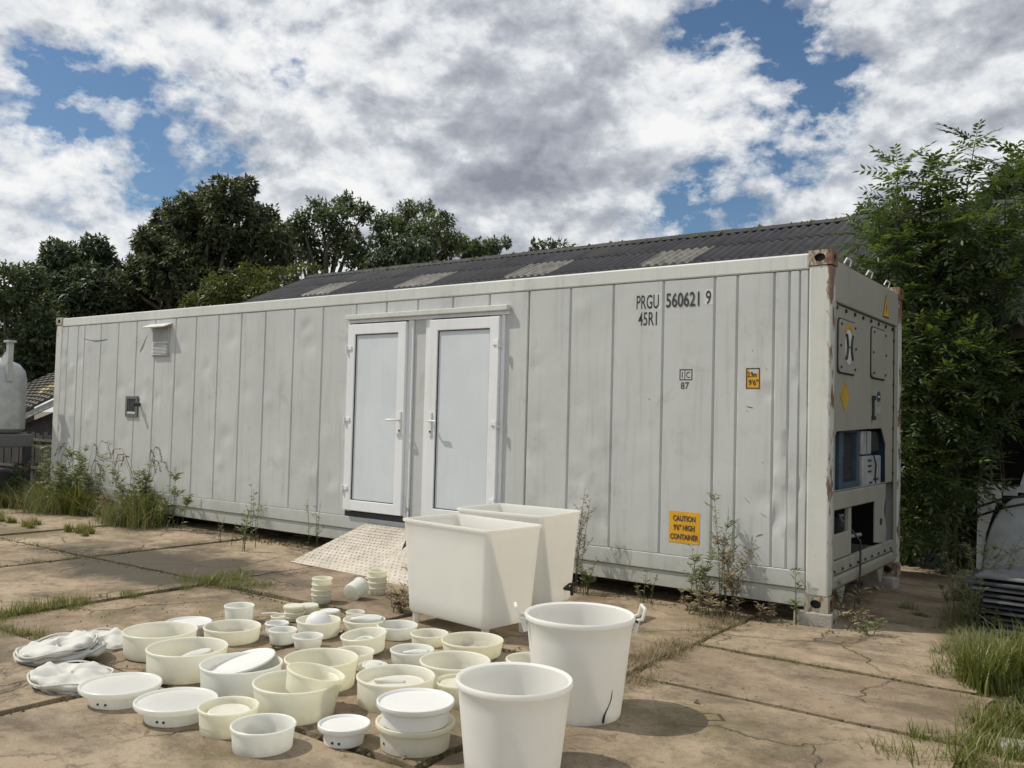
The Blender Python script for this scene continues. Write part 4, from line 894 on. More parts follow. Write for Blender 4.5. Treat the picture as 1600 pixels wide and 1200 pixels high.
chestnut=[(-25.00,12.29,9.38,0.62),(-25.21,13.34,9.90,0.36),(-27.21,13.13,9.43,0.66),(-26.69,11.70,8.83,0.57),(-28.09,11.91,8.67,0.43),(-27.31,10.70,7.58,0.43),(-27.70,11.63,7.62,0.81),(-27.71,12.83,8.19,1.07),(-25.18,12.82,8.41,1.00),(-25.09,14.09,8.77,0.57),(-23.52,13.44,7.84,0.52),(-24.64,13.87,7.36,0.95),(-26.72,13.59,7.25,1.30),(-26.79,11.74,6.61,1.18),(-28.74,11.55,6.37,0.95),(-28.21,10.13,5.79,0.71),(-28.95,10.84,5.10,0.83),(-28.70,12.22,5.73,1.18),(-25.84,12.46,5.83,1.18)]
poplarA=[(-26.63,17.10,9.53,0.49),(-26.85,18.31,10.26,0.49),(-26.70,19.81,10.77,0.49),(-25.94,18.30,9.68,0.71),(-25.72,19.84,10.30,0.44),(-24.02,19.00,9.48,0.35),(-27.30,18.05,8.96,0.65),(-26.77,19.83,9.23,0.71),(-25.08,18.99,8.24,0.71),(-27.25,18.82,8.40,0.65),(-27.02,16.89,8.06,0.60),(-27.81,17.66,9.30,0.38)]
poplarB=[(-24.99,20.67,10.04,0.40),(-25.08,22.04,10.90,0.43),(-25.30,23.36,11.20,0.40),(-23.48,22.49,10.23,0.46),(-25.72,22.35,10.25,0.69),(-23.63,21.67,9.67,0.69),(-23.57,23.21,9.51,0.57),(-23.94,24.42,9.62,0.40),(-25.59,21.01,9.32,0.57),(-24.31,23.43,9.04,0.69),(-24.27,21.24,8.95,0.72)]
willow=[(-21.63,18.40,8.04,0.57),(-21.90,19.52,8.44,0.47),(-23.70,19.56,8.16,0.52),(-23.07,18.04,7.70,0.47),(-22.52,19.77,7.88,0.57)]
bushA=[(-26.57,29.10,10.42,0.45),(-26.90,30.63,10.78,0.38),(-27.19,32.16,11.35,0.24),(-27.56,29.27,10.40,0.41)]
bushB=[(-25.23,32.45,10.90,0.32),(-25.55,34.05,11.31,0.29),(-25.90,35.64,11.58,0.29),(-24.22,34.10,11.16,0.22)]
shrub=[(-20.18,8.79,5.20,0.43),(-20.17,9.79,5.53,0.47),(-20.11,10.82,5.75,0.39),(-18.59,10.42,5.70,0.31),(-21.46,9.37,5.06,0.43),(-19.19,9.52,5.04,0.43),(-20.40,9.65,4.84,0.47),(-22.29,9.28,4.90,0.31),(-18.21,10.70,5.77,0.19)]
backR=[(-3.82,15.79,7.03,0.20),(-3.70,16.73,7.24,0.23),(-3.53,17.69,7.44,0.30),(-4.00,16.10,6.83,0.17)]
backR2=[(-0.67,16.85,7.69,0.32),(-1.08,17.38,7.56,0.35),(-0.58,18.53,8.16,0.35),(-0.53,17.38,7.25,0.47),(-0.09,18.50,7.76,0.47),(-1.23,16.47,7.07,0.22)]
ash=[(-0.24,3.18,4.07,0.18),(-0.46,3.41,3.74,0.19),(-0.20,3.95,4.31,0.21),(0.11,3.61,4.27,0.16),(-0.05,3.89,3.94,0.29),(0.34,3.61,3.73,0.33),(0.64,4.21,3.77,0.33),(0.90,4.77,3.89,0.29),(-0.22,3.41,3.53,0.28),(0.13,4.05,3.38,0.37),(0.57,3.80,3.24,0.33),(0.87,4.40,3.31,0.22),(-0.48,3.79,3.39,0.18),(-0.10,3.52,2.96,0.33),(0.19,4.11,2.94,0.33),(0.59,3.83,3.03,0.22)]
bramble=[(-0.09,3.84,2.48,0.30),(0.15,4.41,2.29,0.29),(-0.33,4.48,1.98,0.26),(0.05,4.18,1.67,0.34),(-0.26,4.36,1.28,0.27),(0.20,4.12,1.09,0.30),(-0.17,4.26,0.68,0.32),(0.15,4.89,0.51,0.30),(-0.25,4.02,0.24,0.14),(0.74,5.08,1.55,0.30),(0.62,4.38,1.99,0.18),(0.88,4.96,2.01,0.23),(0.59,5.19,1.07,0.19),(0.36,4.41,1.46,0.21)]

tree('leafy_tree', far_left, LF['mid'], 'mid green tree at the left edge of the picture', 1, 1000, 5, .17, group=None, gap=.5, trunk_r=.25)
tree('broadleaf_tree', dark, LF['dark'], 'dark rounded tree left of the gap of sky', 2, 900, 6, .19, gap=.45, trunk_r=.35)
tree('chestnut_tree', chestnut, LF['chest'], 'tallest dark tree, with browning leaves, behind the left part of the container', 3, 760, 6, .205, gap=.35, trunk_r=.4, shell=.5)
tree('poplar_tree', poplarA, LF['mid'], 'airy grey green tree right of the tallest dark one', 4, 760, 5, .19, gap=.10, trunk_r=.25, shell=.15)
tree('poplar_tree', poplarB, LF['pale'], 'airy pale green tree above the second skylight', 5, 700, 5, .19, gap=.08, trunk_r=.25, shell=.15)
tree('willow_tree', willow, LF['dark'], 'small dark drooping tree just above the barn ridge', 6, 1000, 6, .19, droop=1.6, trunk_r=.2)
tree('distant_bush', bushA, LF['mid'], 'low distant bush on the ridge line right of the pale tree', 7, 900, 5, .22, cat='bush', trunk_r=.15)
tree('distant_bush', bushB, LF['dark'], 'farthest small bush peeping over the middle of the barn ridge', 8, 350, 5, .30, cat='bush', trunk_r=.15)
tree('tall_shrub', shrub, LF['olive'], 'yellowish green shrub at the left end of the barn roof', 9, 900, 5, .15, cat='shrub', trunk_r=.08, gap=.6)
tree('leafy_tree', backR, LF['mid'], 'small grey green crown behind the right end of the barn ridge', 10, 900, 5, .15, trunk_r=.14, gap=.3)
tree('leafy_tree', backR2, LF['mid'], 'tree crown at the upper right corner behind the barn ridge', 12, 700, 6, .18, trunk_r=.2)

def pinnate(P, D, rng, L, np_=5, ll=.085):
    """compound leaves: base P, direction D, length L"""
    n = len(P); side = unit(np.cross(D, np.array([0, 0, 1.])+rng.normal(size=(n, 3))*.25)); up = unit(np.cross(side, D)); Vs = []; Fs = []; Ts = []; off = 0; t0 = rng.random(n)
    for k in range(np_*2+1):
        if k == np_*2: s = np.ones(n); d = D-up*.35
        else: s = np.full(n, .28+.68*(k//2)/(np_-.5)); sg = 1 if k % 2 else -1; d = D*.55+side*sg*.85-up*.12
        base = P+D*(L*s)[:, None]-up*(L*.28*s*s)[:, None]; d = unit(d+rng.normal(size=(n, 3))*.12); ln = ll*(L/.3)*(.85+.3*rng.random(n))
        V, F = leaf_quads(base, d, up+rng.normal(size=(n, 3))*.15, ln, ln*.36, .12); Vs.append(V); Fs.append(F+off); off += len(V); Ts.append(np.tile(np.clip(t0*.8+.2*rng.random(n), 0, 1), 2))
    # rachis ribbon
    a = P; b = P+D*(L*1.)[:, None]-up*(L*.28)[:, None]; m_ = P+D*(L*.5)[:, None]-up*(L*.07)[:, None]; w = side*.003
    V = np.stack([a-w, a+w, m_+w, m_-w, b+w*.5, b-w*.5], 1).reshape(-1, 3); k = np.arange(n)*6; F = np.concatenate([np.stack([k, k+1, k+2, k+3], 1), np.stack([k+3, k+2, k+4, k+5], 1)])
    Vs.append(V); Fs.append(F+off); Ts.append(np.full(2*n, .5))
    return np.concatenate(Vs), np.concatenate(Fs), np.concatenate(Ts)
ash = [(x, y, z, r*(.75 if x > .5 else 1)) for x, y, z, r in ash if not (x > .8 and z < 3.6)]
def ash_tree():
    rng = np.random.default_rng(21); base = np.array([.21, 3.60, 0.]); e = tag(empty('ash_tree', tuple(base)), 'young ash tree with feathery leaves and tall shoots growing between container and barn', 'tree')
    Ps = []; Ds = []
    low = [(0, 3.35, 2.5, .3), (.33, 3.5, 2.3, .3), (.1, 3.35, 1.9, .28), (.5, 3.7, 1.8, .25), (-.1, 3.4, 1.35, .25), (.3, 3.4, 1.1, .25), (.05, 3.4, .65, .25), (.6, 4.1, 2.3, .25)]
    for (x, y, z, r) in ash+low:
        n = int(1700*r*r); d = unit(rng.normal(size=(n, 3))); p = np.array([x, y, z])+d*(r*1.05*(.25+.85*rng.random(n)**.6))[:, None]; D_ = unit(d*.8+rng.normal(size=(n, 3))*.5+np.array([0, -.1, .25])); kk = p[:, 2] < 3.98+.12*np.sin(p[:, 0]*9)+.1*rng.normal(size=n); Ps.append(p[kk]); Ds.append(D_[kk])
    shoots = [((-.25, 3.25, 3.9), (-.23, 3.22, 4.50)), ((.14, 3.57, 3.9), (.15, 3.52, 4.47)), ((.35, 3.70, 4.0), (.46, 3.74, 4.80)), ((.73, 4.0, 4.0), (.74, 3.97, 4.52)), ((.93, 4.1, 4.0), (.98, 4.05, 4.60)), ((-.05, 3.5, 4.0), (-.02, 3.45, 4.38))]
    st = MB(tuple(base))
    for a, b in shoots:
        a, b = np.array(a), np.array(b); st.tube([tuple(a-np.array([0, 0, .5])), tuple(a), tuple(b)], [.014, .011, .005], 6)
        for s in np.linspace(.15, 1., 8):
            for q in range(7 if s > .9 else 3):
                an = rng.random()*6.28; el = .55+.5*s if s > .9 else .45; Ps.append((a+(b-a)*s)[None]); Ds.append(unit(np.array([[math.cos(an), math.sin(an), el]])))
    P = np.concatenate(Ps); D = np.concatenate(Ds); V, F, T = pinnate(P, D, rng, .26+.14*rng.random(len(P))); mesh_np('crown', V-base, F, LF['ash'], e, T)
    st.build('shoots', M['bark'], e, smooth=True)
    q = MB(tuple(base)); q.tube([(.21, 3.60, -.05), (.20, 3.62, 1.2), (.24, 3.62, 2.3), (.22, 3.62, 3.6)], [.045, .038, .026, .012], 8); q.tube([(.27, 3.70, -.05), (.32, 3.66, 1.3), (.28, 3.70, 2.4), (.55, 3.74, 3.8)], [.032, .028, .02, .01], 8); q.tube([(.20, 3.6, 1.0), (.02, 3.5, 2.2), (-.25, 3.3, 3.9)], [.035, .028, .012], 8)
    for (x, y, z, r) in ash: q.tube([(.22, 3.62, z*.7), ((x+.22)/2, (y+3.6)/2, z*.87), (x, y, z)], [.02, .013, .006], 5)
    q.build('trunk', M['bark'], e, smooth=True)
ash_tree()
def bramble_patch():
    rng = np.random.default_rng(31); base = np.array([.2, 4.2, 0.])
    for gi, (sel, lab, nm, cat) in enumerate((([0, 1, 2, 3, 10], 'dense leafy undergrowth hanging beside the dark barn opening', 'climbing_undergrowth', 'undergrowth'), ([4, 5, 6, 7, 8, 13], 'low tangle of brambles between the container and the grey hopper', 'bramble_bush', 'bush'))):
        L = [bramble[i] for i in sel]; c = np.array([L[0][0], L[0][1], 0.]); e = tag(empty(nm, tuple(c)), lab, cat)
        V, F, T = crown(L, rng, 2000, 4, .10, shell=.3, droop=.5, gap=.25); V2, F2, T2 = crown(L, rng, 160, 4, .17, shell=.9, droop=.5, gap=.4)
        o = mesh_np('foliage', np.concatenate([V, V2])-c, np.concatenate([F, F2+len(V)]), LF['bram'], e, np.concatenate([T, T2]))
        q = MB(tuple(c))
        for (x, y, z, r) in L:
            for k in range(4):
                a = rng.normal(size=3)*.2; q.tube([(x+a[0], y+a[1]*.4, 0), (x+a[1], y+.1, z*.7), (x+a[2]*.7, y, z+r*.6)], [.010, .008, .004], 5)
        q.build('stems', M['bark'], e, smooth=True)
bramble_patch()

# ---------------------------------------------------------------- grass and weeds
def blades(n, rng, pts, h, w, lean=.5, spread=.05, dry=.25):
    """curved tapering blades around given tuft points"""
    pts = np.asarray(pts); i = rng.integers(0, len(pts), n); b = pts[i, :3].copy(); sc = pts[i, 3]; b[:, :2] += rng.normal(size=(n, 2))*spread*sc[:, None]
    an = rng.random(n)*6.28; dr = np.stack([np.cos(an), np.sin(an), 0*an], 1); H = h*sc*(.45+.75*rng.random(n)); ln = lean*(.3+1.1*rng.random(n)); sd = np.stack([-np.sin(an), np.cos(an), 0*an], 1)*(w*(.6+.8*rng.random(n)))[:, None]
    up = np.array([0, 0, 1.]); V = []
    for f, ww in ((0, 1.), (.35, .9), (.7, .55), (1., .06)):
        c = b+up*(H*(f-.28*ln*f*f))[:, None]+dr*(H*ln*f*f)[:, None]; V += [c-sd*ww, c+sd*ww]
    V = np.stack(V, 1).reshape(-1, 3); k = np.arange(n)*8; F = np.concatenate([np.stack([k+2*j, k+2*j+1, k+2*j+3, k+2*j+2], 1) for j in range(3)])
    t = np.where(rng.random(n) < dry, .9+.1*rng.random(n), .7*rng.random(n)); return V, F, np.tile(t, 3)
def grass(name, tufts, n, h, w, m, seed, label, lean=.6, spread=.05, dry=.25):
    rng = np.random.default_rng(seed); V, F, T = blades(n, rng, tufts, h, w, lean, spread, dry)
    o = mesh_np(name, V, F, m, None, T); return tag(o, label, 'grass', None, 'stuff')
def line_pts(a, b, k, jit, s0, s1, rng): return [(a[0]+(b[0]-a[0])*(u := rng.random())+rng.gauss(0, jit), a[1]+(b[1]-a[1])*u+rng.gauss(0, jit), -.02, rng.uniform(s0, s1)) for _ in range(k)]
rr = random.Random(5)
grass('grass_in_joints', line_pts((-5.0, -4.3), (-5.05, -3.25), 34, .08, .5, 1.5, rr)+line_pts((-5.02, -3.1), (-5.0, -2.3), 7, .05, .3, .8, rr)+line_pts((-5.1, -2.2), (-5.0, -1.8), 26, .12, .5, 1.1, rr)+line_pts((-5.3, -2.1), (-4.4, -2.0), 22, .10, .4, 1.1, rr), 3600, .11, .0022, LF['grass'], 41, 'green grass growing in the slab joints left of the moulds')
grass('grass_tuft', line_pts((-4.6, -4.2), (-4.15, -4.1), 10, .05, .5, 1.1, rr), 420, .10, .0022, LF['grass'], 42, 'small grass tuft in the joint beyond the cloth pile', dry=.4)
grass('dry_grass', line_pts((-.68, -2.15), (-.62, -.3), 70, .07, .4, 1.2, rr)+line_pts((-.75, -2.6), (-.45, -2.2), 22, .06, .6, 1.3, rr)+line_pts((-.62, -.4), (-.9, -.1), 20, .1, .5, 1.2, rr), 5200, .085, .002, LF['dry'], 43, 'brown dried grass along the joint right of the handled tub', dry=.15, lean=.9)
grass('sparse_joint_grass', [p for x in (-7.17, -9.4, -11.6) for p in line_pts((x, -4.5), (x, .5), 26, .04, .3, .9, rr)]+line_pts((-12, -2.1), (-7, -2.1), 26, .04, .3, .9, rr)+line_pts((-12, -4.17), (-5.2, -4.17), 20, .04, .3, .8, rr)+line_pts((-4.8, -2.1), (-3.8, -2.05), 8, .04, .2, .6, rr)+line_pts((-.4, -1.17), (1.2, -1.17), 24, .03, .2, .55, rr)+line_pts((-.4, -2.2), (1.3, -2.2), 20, .03, .15, .4, rr)+line_pts((-2.7, -5.), (-2.72, -2.3), 10, .03, .2, .5, rr)+line_pts((-7, .62), (-.3, .62), 10, .04, .2, .5, rr), 4200, .10, .002, LF['grass'], 44, 'sparse grass blades in the joints of the yard', dry=.5)
grass('moss_fringe', line_pts((-11.5, -.06), (-.2, -.10), 170, .05, .3, 1.0, rr), 5200, .085, .0025, LF['dry'], 45, 'dried weeds and moss along the foot of the container', dry=.55, lean=1.)
grass('verge_grass', [(x, y, -.05, s) for x, y, s in [(rr.uniform(.95, 2.4), rr.uniform(-2.6, .2), rr.uniform(.4, 1.2)) for _ in range(240)] if x > 1.0+.16*math.sin(y*3)-.06*y], 17000, .16, .0034, LF['grass'], 46, 'green verge grass at the right edge of the concrete', dry=.30, spread=.06)
grass('tall_grass', line_pts((1.18, -.95), (1.5, -.45), 18, .07, .7, 1.2, rr), 1500, .34, .0042, LF['grass'], 47, 'clump of tall bright grass in front of the dark stack', dry=.18, lean=.55)
grass('dirt_edge_weeds', line_pts((.70, 2.2), (1.0, -.2), 60, .09, .4, 1.2, rr)+line_pts((.3, 1.3), (1.0, .7), 10, .06, .3, .8, rr), 4200, .17, .0025, LF['weed'], 48, 'tangled greyish weeds left of the dark stack', dry=.5, lean=.8)
grass('wall_grass', line_pts((-11.6, -.35), (-10.9, -.3), 26, .12, .6, 1.3, rr)+line_pts((-9.5, -.35), (-8.9, -.3), 24, .12, .6, 1.2, rr)+line_pts((-13., -.4), (-12.2, -.3), 20, .15, .6, 1.2, rr), 3400, .50, .0035, LF['weed'], 50, 'tall pale grass leaning on the left part of the container', dry=.35, lean=1.1, spread=.10)
grass('far_weeds', [(rr.uniform(-16, -12.0), rr.uniform(-1.5, 1.5), -.05, rr.uniform(.6, 1.6)) for _ in range(120)]+line_pts((-12.6, -1.6), (-8.6, -1.2), 24, .1, .3, .7, rr), 12000, .28, .004, LF['grass'], 49, 'rank grass beyond the left end of the container', dry=.35)

def stem_weed(x, y, h, stems, label, seed, m='weed', leaf=.035, dens=46, lean=.12, fuzz=1., name='tall_weed', group='weeds growing along the container', spread=.05, flower=False):
    rng = np.random.default_rng(seed); base = np.array([x, y, -.02]); spread = .004 if stems < 3 else spread; e = tag(empty(name, tuple(base)), label, 'weed', group); q = MB(tuple(base)); Ps = []; Ds = []
    for s in range(stems):
        an = rng.random()*6.28; hh = h*(.55+.5*rng.random()) if s else h; dn = dens*.34; a = base+np.array([rng.normal()*spread, rng.normal()*spread*.4, 0]); tip = a+np.array([math.cos(an)*lean*hh*1.6, math.sin(an)*lean*hh*.7, hh]); mid = (a+tip)/2+np.array([-math.cos(an), -math.sin(an)*.4, 0])*lean*hh*.3
        q.tube([tuple(a), tuple(mid), tuple(tip)], [.0042, .003, .0012], 5)
        n = int(dn*hh); u = rng.random(n)**.85; p = np.where(u[:, None] < .5, a+(mid-a)*(u*2)[:, None], mid+(tip-mid)*((u-.5)*2)[:, None]); Ps.append(p); an2 = rng.random(n)*6.28; Ds.append(unit(np.stack([np.cos(an2), np.sin(an2), .3+.7*rng.random(n)], 1)))
        for b in range(int(3.5*fuzz)):        # side twigs
            f = .3+.6*rng.random(); p0 = a+(tip-a)*f; an3 = rng.random()*6.28; L = hh*.22*(1.15-f); p1 = p0+np.array([math.cos(an3)*L, math.sin(an3)*L*.6, L*.9]); q.tube([tuple(p0), tuple(p1)], [.0018, .0008], 4)
            k = int(5*fuzz)+2; w = rng.random(k)[:, None]; Ps.append(p0+(p1-p0)*w); an2 = rng.random(k)*6.28; Ds.append(unit(np.stack([np.cos(an2), np.sin(an2), .5+.5*rng.random(k)], 1)))
    P = np.concatenate(Ps); D = np.concatenate(Ds); L = leaf*(.5+.9*rng.random(len(P))); V, F = leaf_quads(P, D, np.tile([0, 0, 1.], (len(P), 1))+rng.normal(size=(len(P), 3))*.4, L, L*.17, .3); T = rng.random(len(P))
    q.build('stem', M['bark'] if m == 'dry' else LF['weed'], e, smooth=True); mesh_np('leaves', V-base, F, LF[m], e, np.concatenate([T, T])); return e
sw = stem_weed
sw(-7.02, -.10, .72, 3, 'slender green weed standing between the grass clump and the left door', 61, leaf=.05, dens=80, lean=.03)
sw(-5.83, -.12, .62, 3, 'thin pale weed just left of the left door', 62, 'weed', leaf=.035, dens=60, lean=.05)
sw(-4.35, -.14, .75, 2, 'wispy weed between the two doors', 63, 'dry', leaf=.03, dens=40, lean=.05)
sw(-2.22, -.16, 1.0, 5, 'tall brown seeding weed right of the square vats', 64, 'dry', leaf=.035, dens=70, lean=.07, fuzz=2., spread=.05)
sw(-2.12, -.18, .38, 5, 'low green weed at the foot of the tall brown one', 65, 'weed', leaf=.05, dens=90, lean=.16)
sw(-1.02, -.16, .62, 5, 'bushy grey green weed left of the tallest weeds, under the caution sticker', 66, 'weed', leaf=.05, dens=100, lean=.22, fuzz=1.6)
sw(-.83, -.14, 1.08, 4, 'tallest weed in the cluster near the container corner', 67, 'weed', leaf=.04, dens=60, lean=.06, fuzz=2.)
sw(-.72, -.18, .78, 5, 'leaning reddish brown weed near the container corner', 68, 'dry', leaf=.045, dens=90, lean=.18, fuzz=2.)
sw(-.90, -.22, .30, 9, 'low matted weed at the foot of the corner cluster', 69, 'dry', leaf=.06, dens=160, lean=.4, spread=.14)
sw(-.225, -.06, .50, 2, 'narrow green vine climbing the near corner post', 70, 'weed', leaf=.05, dens=110, lean=.02, spread=.012)
sw(-.45, -.12, .18, 8, 'mossy mat of weeds left of the near corner block', 71, 'dry', leaf=.04, dens=300, lean=.5, spread=.03)
sw(-1.55, -.14, .34, 3, 'small weed with yellow green tips under the code lettering', 72, 'weed', leaf=.035, dens=70, lean=.2)
sw(-3.20, -1.35, .30, 9, 'dry bush of weeds between the right cup tower and the ramp', 73, 'dry', leaf=.05, dens=170, lean=.35, spread=.14)
sw(-2.95, -1.85, .24, 9, 'dry weeds beside the left leg of the nearer vat', 74, 'dry', leaf=.05, dens=170, lean=.35, spread=.14)
sw(-6.35, -.72, .50, 3, 'single upright weed growing from the joint before the left ramp', 75, 'weed', leaf=.06, dens=60, lean=.08)
sw(-6.9, -.55, .40, 5, 'thin yellowing weeds in the joint in front of the green one', 76, 'dry', leaf=.03, dens=40, lean=.2, spread=.25)
sw(.12, .35, .50, 4, 'dead brown weed leaning out from under the container end', 77, 'dry', leaf=.07, dens=60, lean=.55)
sw(.18, .05, .22, 5, 'dry leafy weed right of the near corner block', 78, 'dry', leaf=.05, dens=110, lean=.5, spread=.1)
sw(.33, -.02, .18, 4, 'small green weed on the slab right of the corner', 79, 'weed', leaf=.05, dens=90, lean=.5, spread=.06)
for k, (x, y, h, lab) in enumerate(((.78, 1.9, .62, 'pale tall weed farthest back beside the stack'), (.86, 1.2, .75, 'grey seeding weed left of the stack'), (.98, .62, .55, 'bushy weed touching the left side of the stack'), (.70, 1.5, .35, 'short pale weed leaning to the container'))):
    sw(x, y, h, 5, lab, 81+k, 'weed', leaf=.035, dens=90, lean=.22, fuzz=2., group='weeds by the dark stack', spread=.08)
for k, (x, y, h, lab, mm) in enumerate(((-11.25, -.35, .85, 'broad feathery weed clump near the left end of the container', 'weed'), (-11.0, -.30, 1.1, 'tall feathery weed in the clump near the left end', 'weed'), (-9.15, -.30, .85, 'leafy weed inside the seeding grass clump below the small hatch', 'weed'), (-12.6, -.3, .7, 'bright leafy weed in the gap at the left end', 'ash'), (-12.9, .3, 1.0, 'tall weed beyond the left end of the container', 'weed'), (-13.2, -.6, .6, 'yellow green weed beside the grey tank', 'ash'), (-10.1, -.25, .4, 'low weeds between the two tall clumps', 'dry'), (-8.8, -.3, .5, 'low weeds right of the seeding grass', 'weed'))):
    sw(x, y, h, 10, lab, 91+k, mm, leaf=.075, dens=80, lean=.20, fuzz=2., spread=.24)
def seed_grass(x, y, n, h, label, seed):
    rng = np.random.default_rng(seed); base = np.array([x, y, -.02]); e = tag(empty('seeding_grass', tuple(base)), label, 'grass', 'grasses with drooping seed heads')
    V, F, T = blades(520, rng, [(0, 0, 0, 1.), (.15, .05, 0, .8), (-.15, 0, 0, .9)], h*.62, .006, .75, .10, .15); mesh_np('blades', V, F, LF['grass'], e, T)
    q = MB(); Ps = []; Ds = []
    for k in range(n):
        s = rng.choice([-1, 1]); r = h*(.25+.45*rng.random()); hh = h*(.8+.35*rng.random()); pts = [(0, 0, 0), (s*r*.35, 0, hh*.6), (s*r*.75, -.03, hh*.95), (s*r*1.05, -.05, hh*.93), (s*r*1.2, -.05, hh*.80)]; q.tube(pts, [.003, .0025, .002, .0015, .001], 4)
        for j in (2, 3):
            a, b = np.array(pts[j]), np.array(pts[j+1]); w = rng.random((22, 1)); Ps.append(a+(b-a)*w); Ds.append(unit(np.tile((b-a), (22, 1))+rng.normal(size=(22, 3))*.05))
    q.build('stalks', LF['dry'], e, smooth=True); P = np.concatenate(Ps); D = np.concatenate(Ds); V, F = leaf_quads(P, D, rng.normal(size=P.shape), np.full(len(P), .04), np.full(len(P), .010), .1); mesh_np('seed_heads', V, F, LF['dry'], e, np.zeros(len(F)))
seed_grass(-9.2, -.25, 9, 1.05, 'arching seeding grass below the small hatch', 101); seed_grass(-10.75, -.25, 6, 1.05, 'arching seeding grass right of the left clump', 102); seed_grass(-11.7, -.25, 4, .9, 'arching seeding grass near the left post', 103)

# litter: chips, crumbs of moss and earth on the slabs and in the joints
q = MB(); rg = random.Random(12)
def crumb(x, y, s, z=0.):
    q.add([(x+s*math.cos(a+s*50)*rg.uniform(.6, 1.2), y+s*math.sin(a+s*50)*rg.uniform(.6, 1.2), z-.004) for a in (0, 1.3, 2.6, 3.9, 5.1)]+[(x, y, z+s*rg.uniform(.4, .9))], [(k, (k+1) % 5, 5) for k in range(5)])
for x in (-11.6, -9.4, -7.17, -5.0, -2.72, -.6): 
    for k in range(330): crumb(x+rg.gauss(0, .022), rg.uniform(-5.5, .5), rg.uniform(.004, .016))
for y in (-4.17, -2.1, -2.2, .62):
    for k in range(420): crumb(rg.uniform(-12, 1.4), y+rg.gauss(0, .022), rg.uniform(.004, .016))
for k in range(260): crumb(rg.uniform(-.6, 1.3), -1.17+rg.gauss(0, .02), rg.uniform(.004, .014))
for k in range(900): crumb(rg.uniform(-11.8, .3), -.02+rg.gauss(0, .08), rg.uniform(.006, .026))
for k in range(2600): crumb(rg.uniform(-9, 1.5), rg.uniform(-5.5, .5), rg.uniform(.003, .009))
for k in range(700): crumb(rg.gauss(1.2, .2), rg.uniform(-3, 2), rg.uniform(.005, .022), -.02)
for k in range(1500): crumb(1.3+abs(rg.gauss(0, .05)), rg.uniform(-2.5, .8), rg.uniform(.015, .05), -.03)
tag(q.build('earth_crumbs', M['moss'], None, fix=False), 'crumbs of moss and earth in the slab joints', 'debris', None, 'stuff')
for x, y, lab in ((-.02, -2.46, 'dark dead leaf on the slab right of the handled tub'),):
    e = MB()
    e.tube([(0, 0, .004), (.02, .01, .02), (.045, -.005, .012)], [.003, .014, .002], 6)
    o = e.build('dead_leaf', M['bark'], None); o.location = (x, y, 0 if x > -2 else .15); tag(o, lab, 'leaf')

rgl = np.random.default_rng(88); n = 520; P = np.stack([rgl.uniform(-9, 1.4, n), rgl.uniform(-5.2, .3, n), rgl.uniform(.004, .012, n)], 1); an = rgl.random(n)*6.28
half = n//2; P[:half, 1] = rgl.choice([-4.17, -2.15, -.05], half)+rgl.normal(size=half)*.06
D = np.stack([np.cos(an), np.sin(an), .1*rgl.random(n)], 1); L = .014+.028*rgl.random(n); V, F = leaf_quads(P, D, np.tile([0, 0, 1.], (n, 1))+rgl.normal(size=(n, 3))*.3, L, L*.5, -.15)
tag(mesh_np('leaf_litter', V, F, LF['dry'], None, np.tile(rgl.random(n), 2)), 'scattered dry leaf litter on the concrete slabs', 'leaf litter', None, 'stuff')

# ---------------------------------------------------------------- left background: tank, shed, fence
def tank():
    x, y = -13.1, -.45; e = tag(empty('metal_tank', (x, y, 0)), 'grey metal tank on a frame, cut off by the left edge of the picture', 'tank'); R = .42; o = (x, y, 0)
    pr = [(.0005, 1.15), (R-.08, 1.15), (R, 1.22), (R, 2.02), (R-.03, 2.16), (R-.12, 2.27), (R-.28, 2.34), (.0005, 2.37)]
    MB((0, 0, 0)).lathe(pr, 40, 0, 0).build('shell', M['galv'], e, smooth='auto')
    q = MB(o); q.box(x+.37, x+.45, y-.06, y+.02, 1.98, 2.60); q.box(x+.31, x+.49, y-.08, y+.04, 2.595, 2.63); q.prism([(x+.12, 2.30), (x+.365, 2.48), (x+.365, 2.18)], 1, y-.05, y-.03); q.build('bracket', M['galv'], e, bevel=.004)
    MB(o).box(x-.45, x+.44, y-.40, y+.40, .93, 1.14).build('frame', M['grey2'], e, bevel=.02)
    for dx in (-.40, .38): MB(o).box(x+dx-.05, x+dx+.05, y-.38, y-.28, 0, .93).build('leg', M['dark'], e)
    MB(o).box(x+.33, x+.43, y+.28, y+.38, 0, .93).build('leg', M['dark'], e)
    MB(o).tube([(x-.3, y-.30, .72), (x+.22, y-.30, .72)], .17, 20).build('drum', M['galv'], e, smooth='auto')
    MB(o).tube([(x-.05, y-.43, .98), (x+.2, y-.43, .98)], .09, 16).build('lamp_housing', M['white'], e, smooth='auto')
    MB(o).box(x-.4, x+.40, y-.2, y+.3, .0, .55).build('plinth', M['boards'], e)
tank()
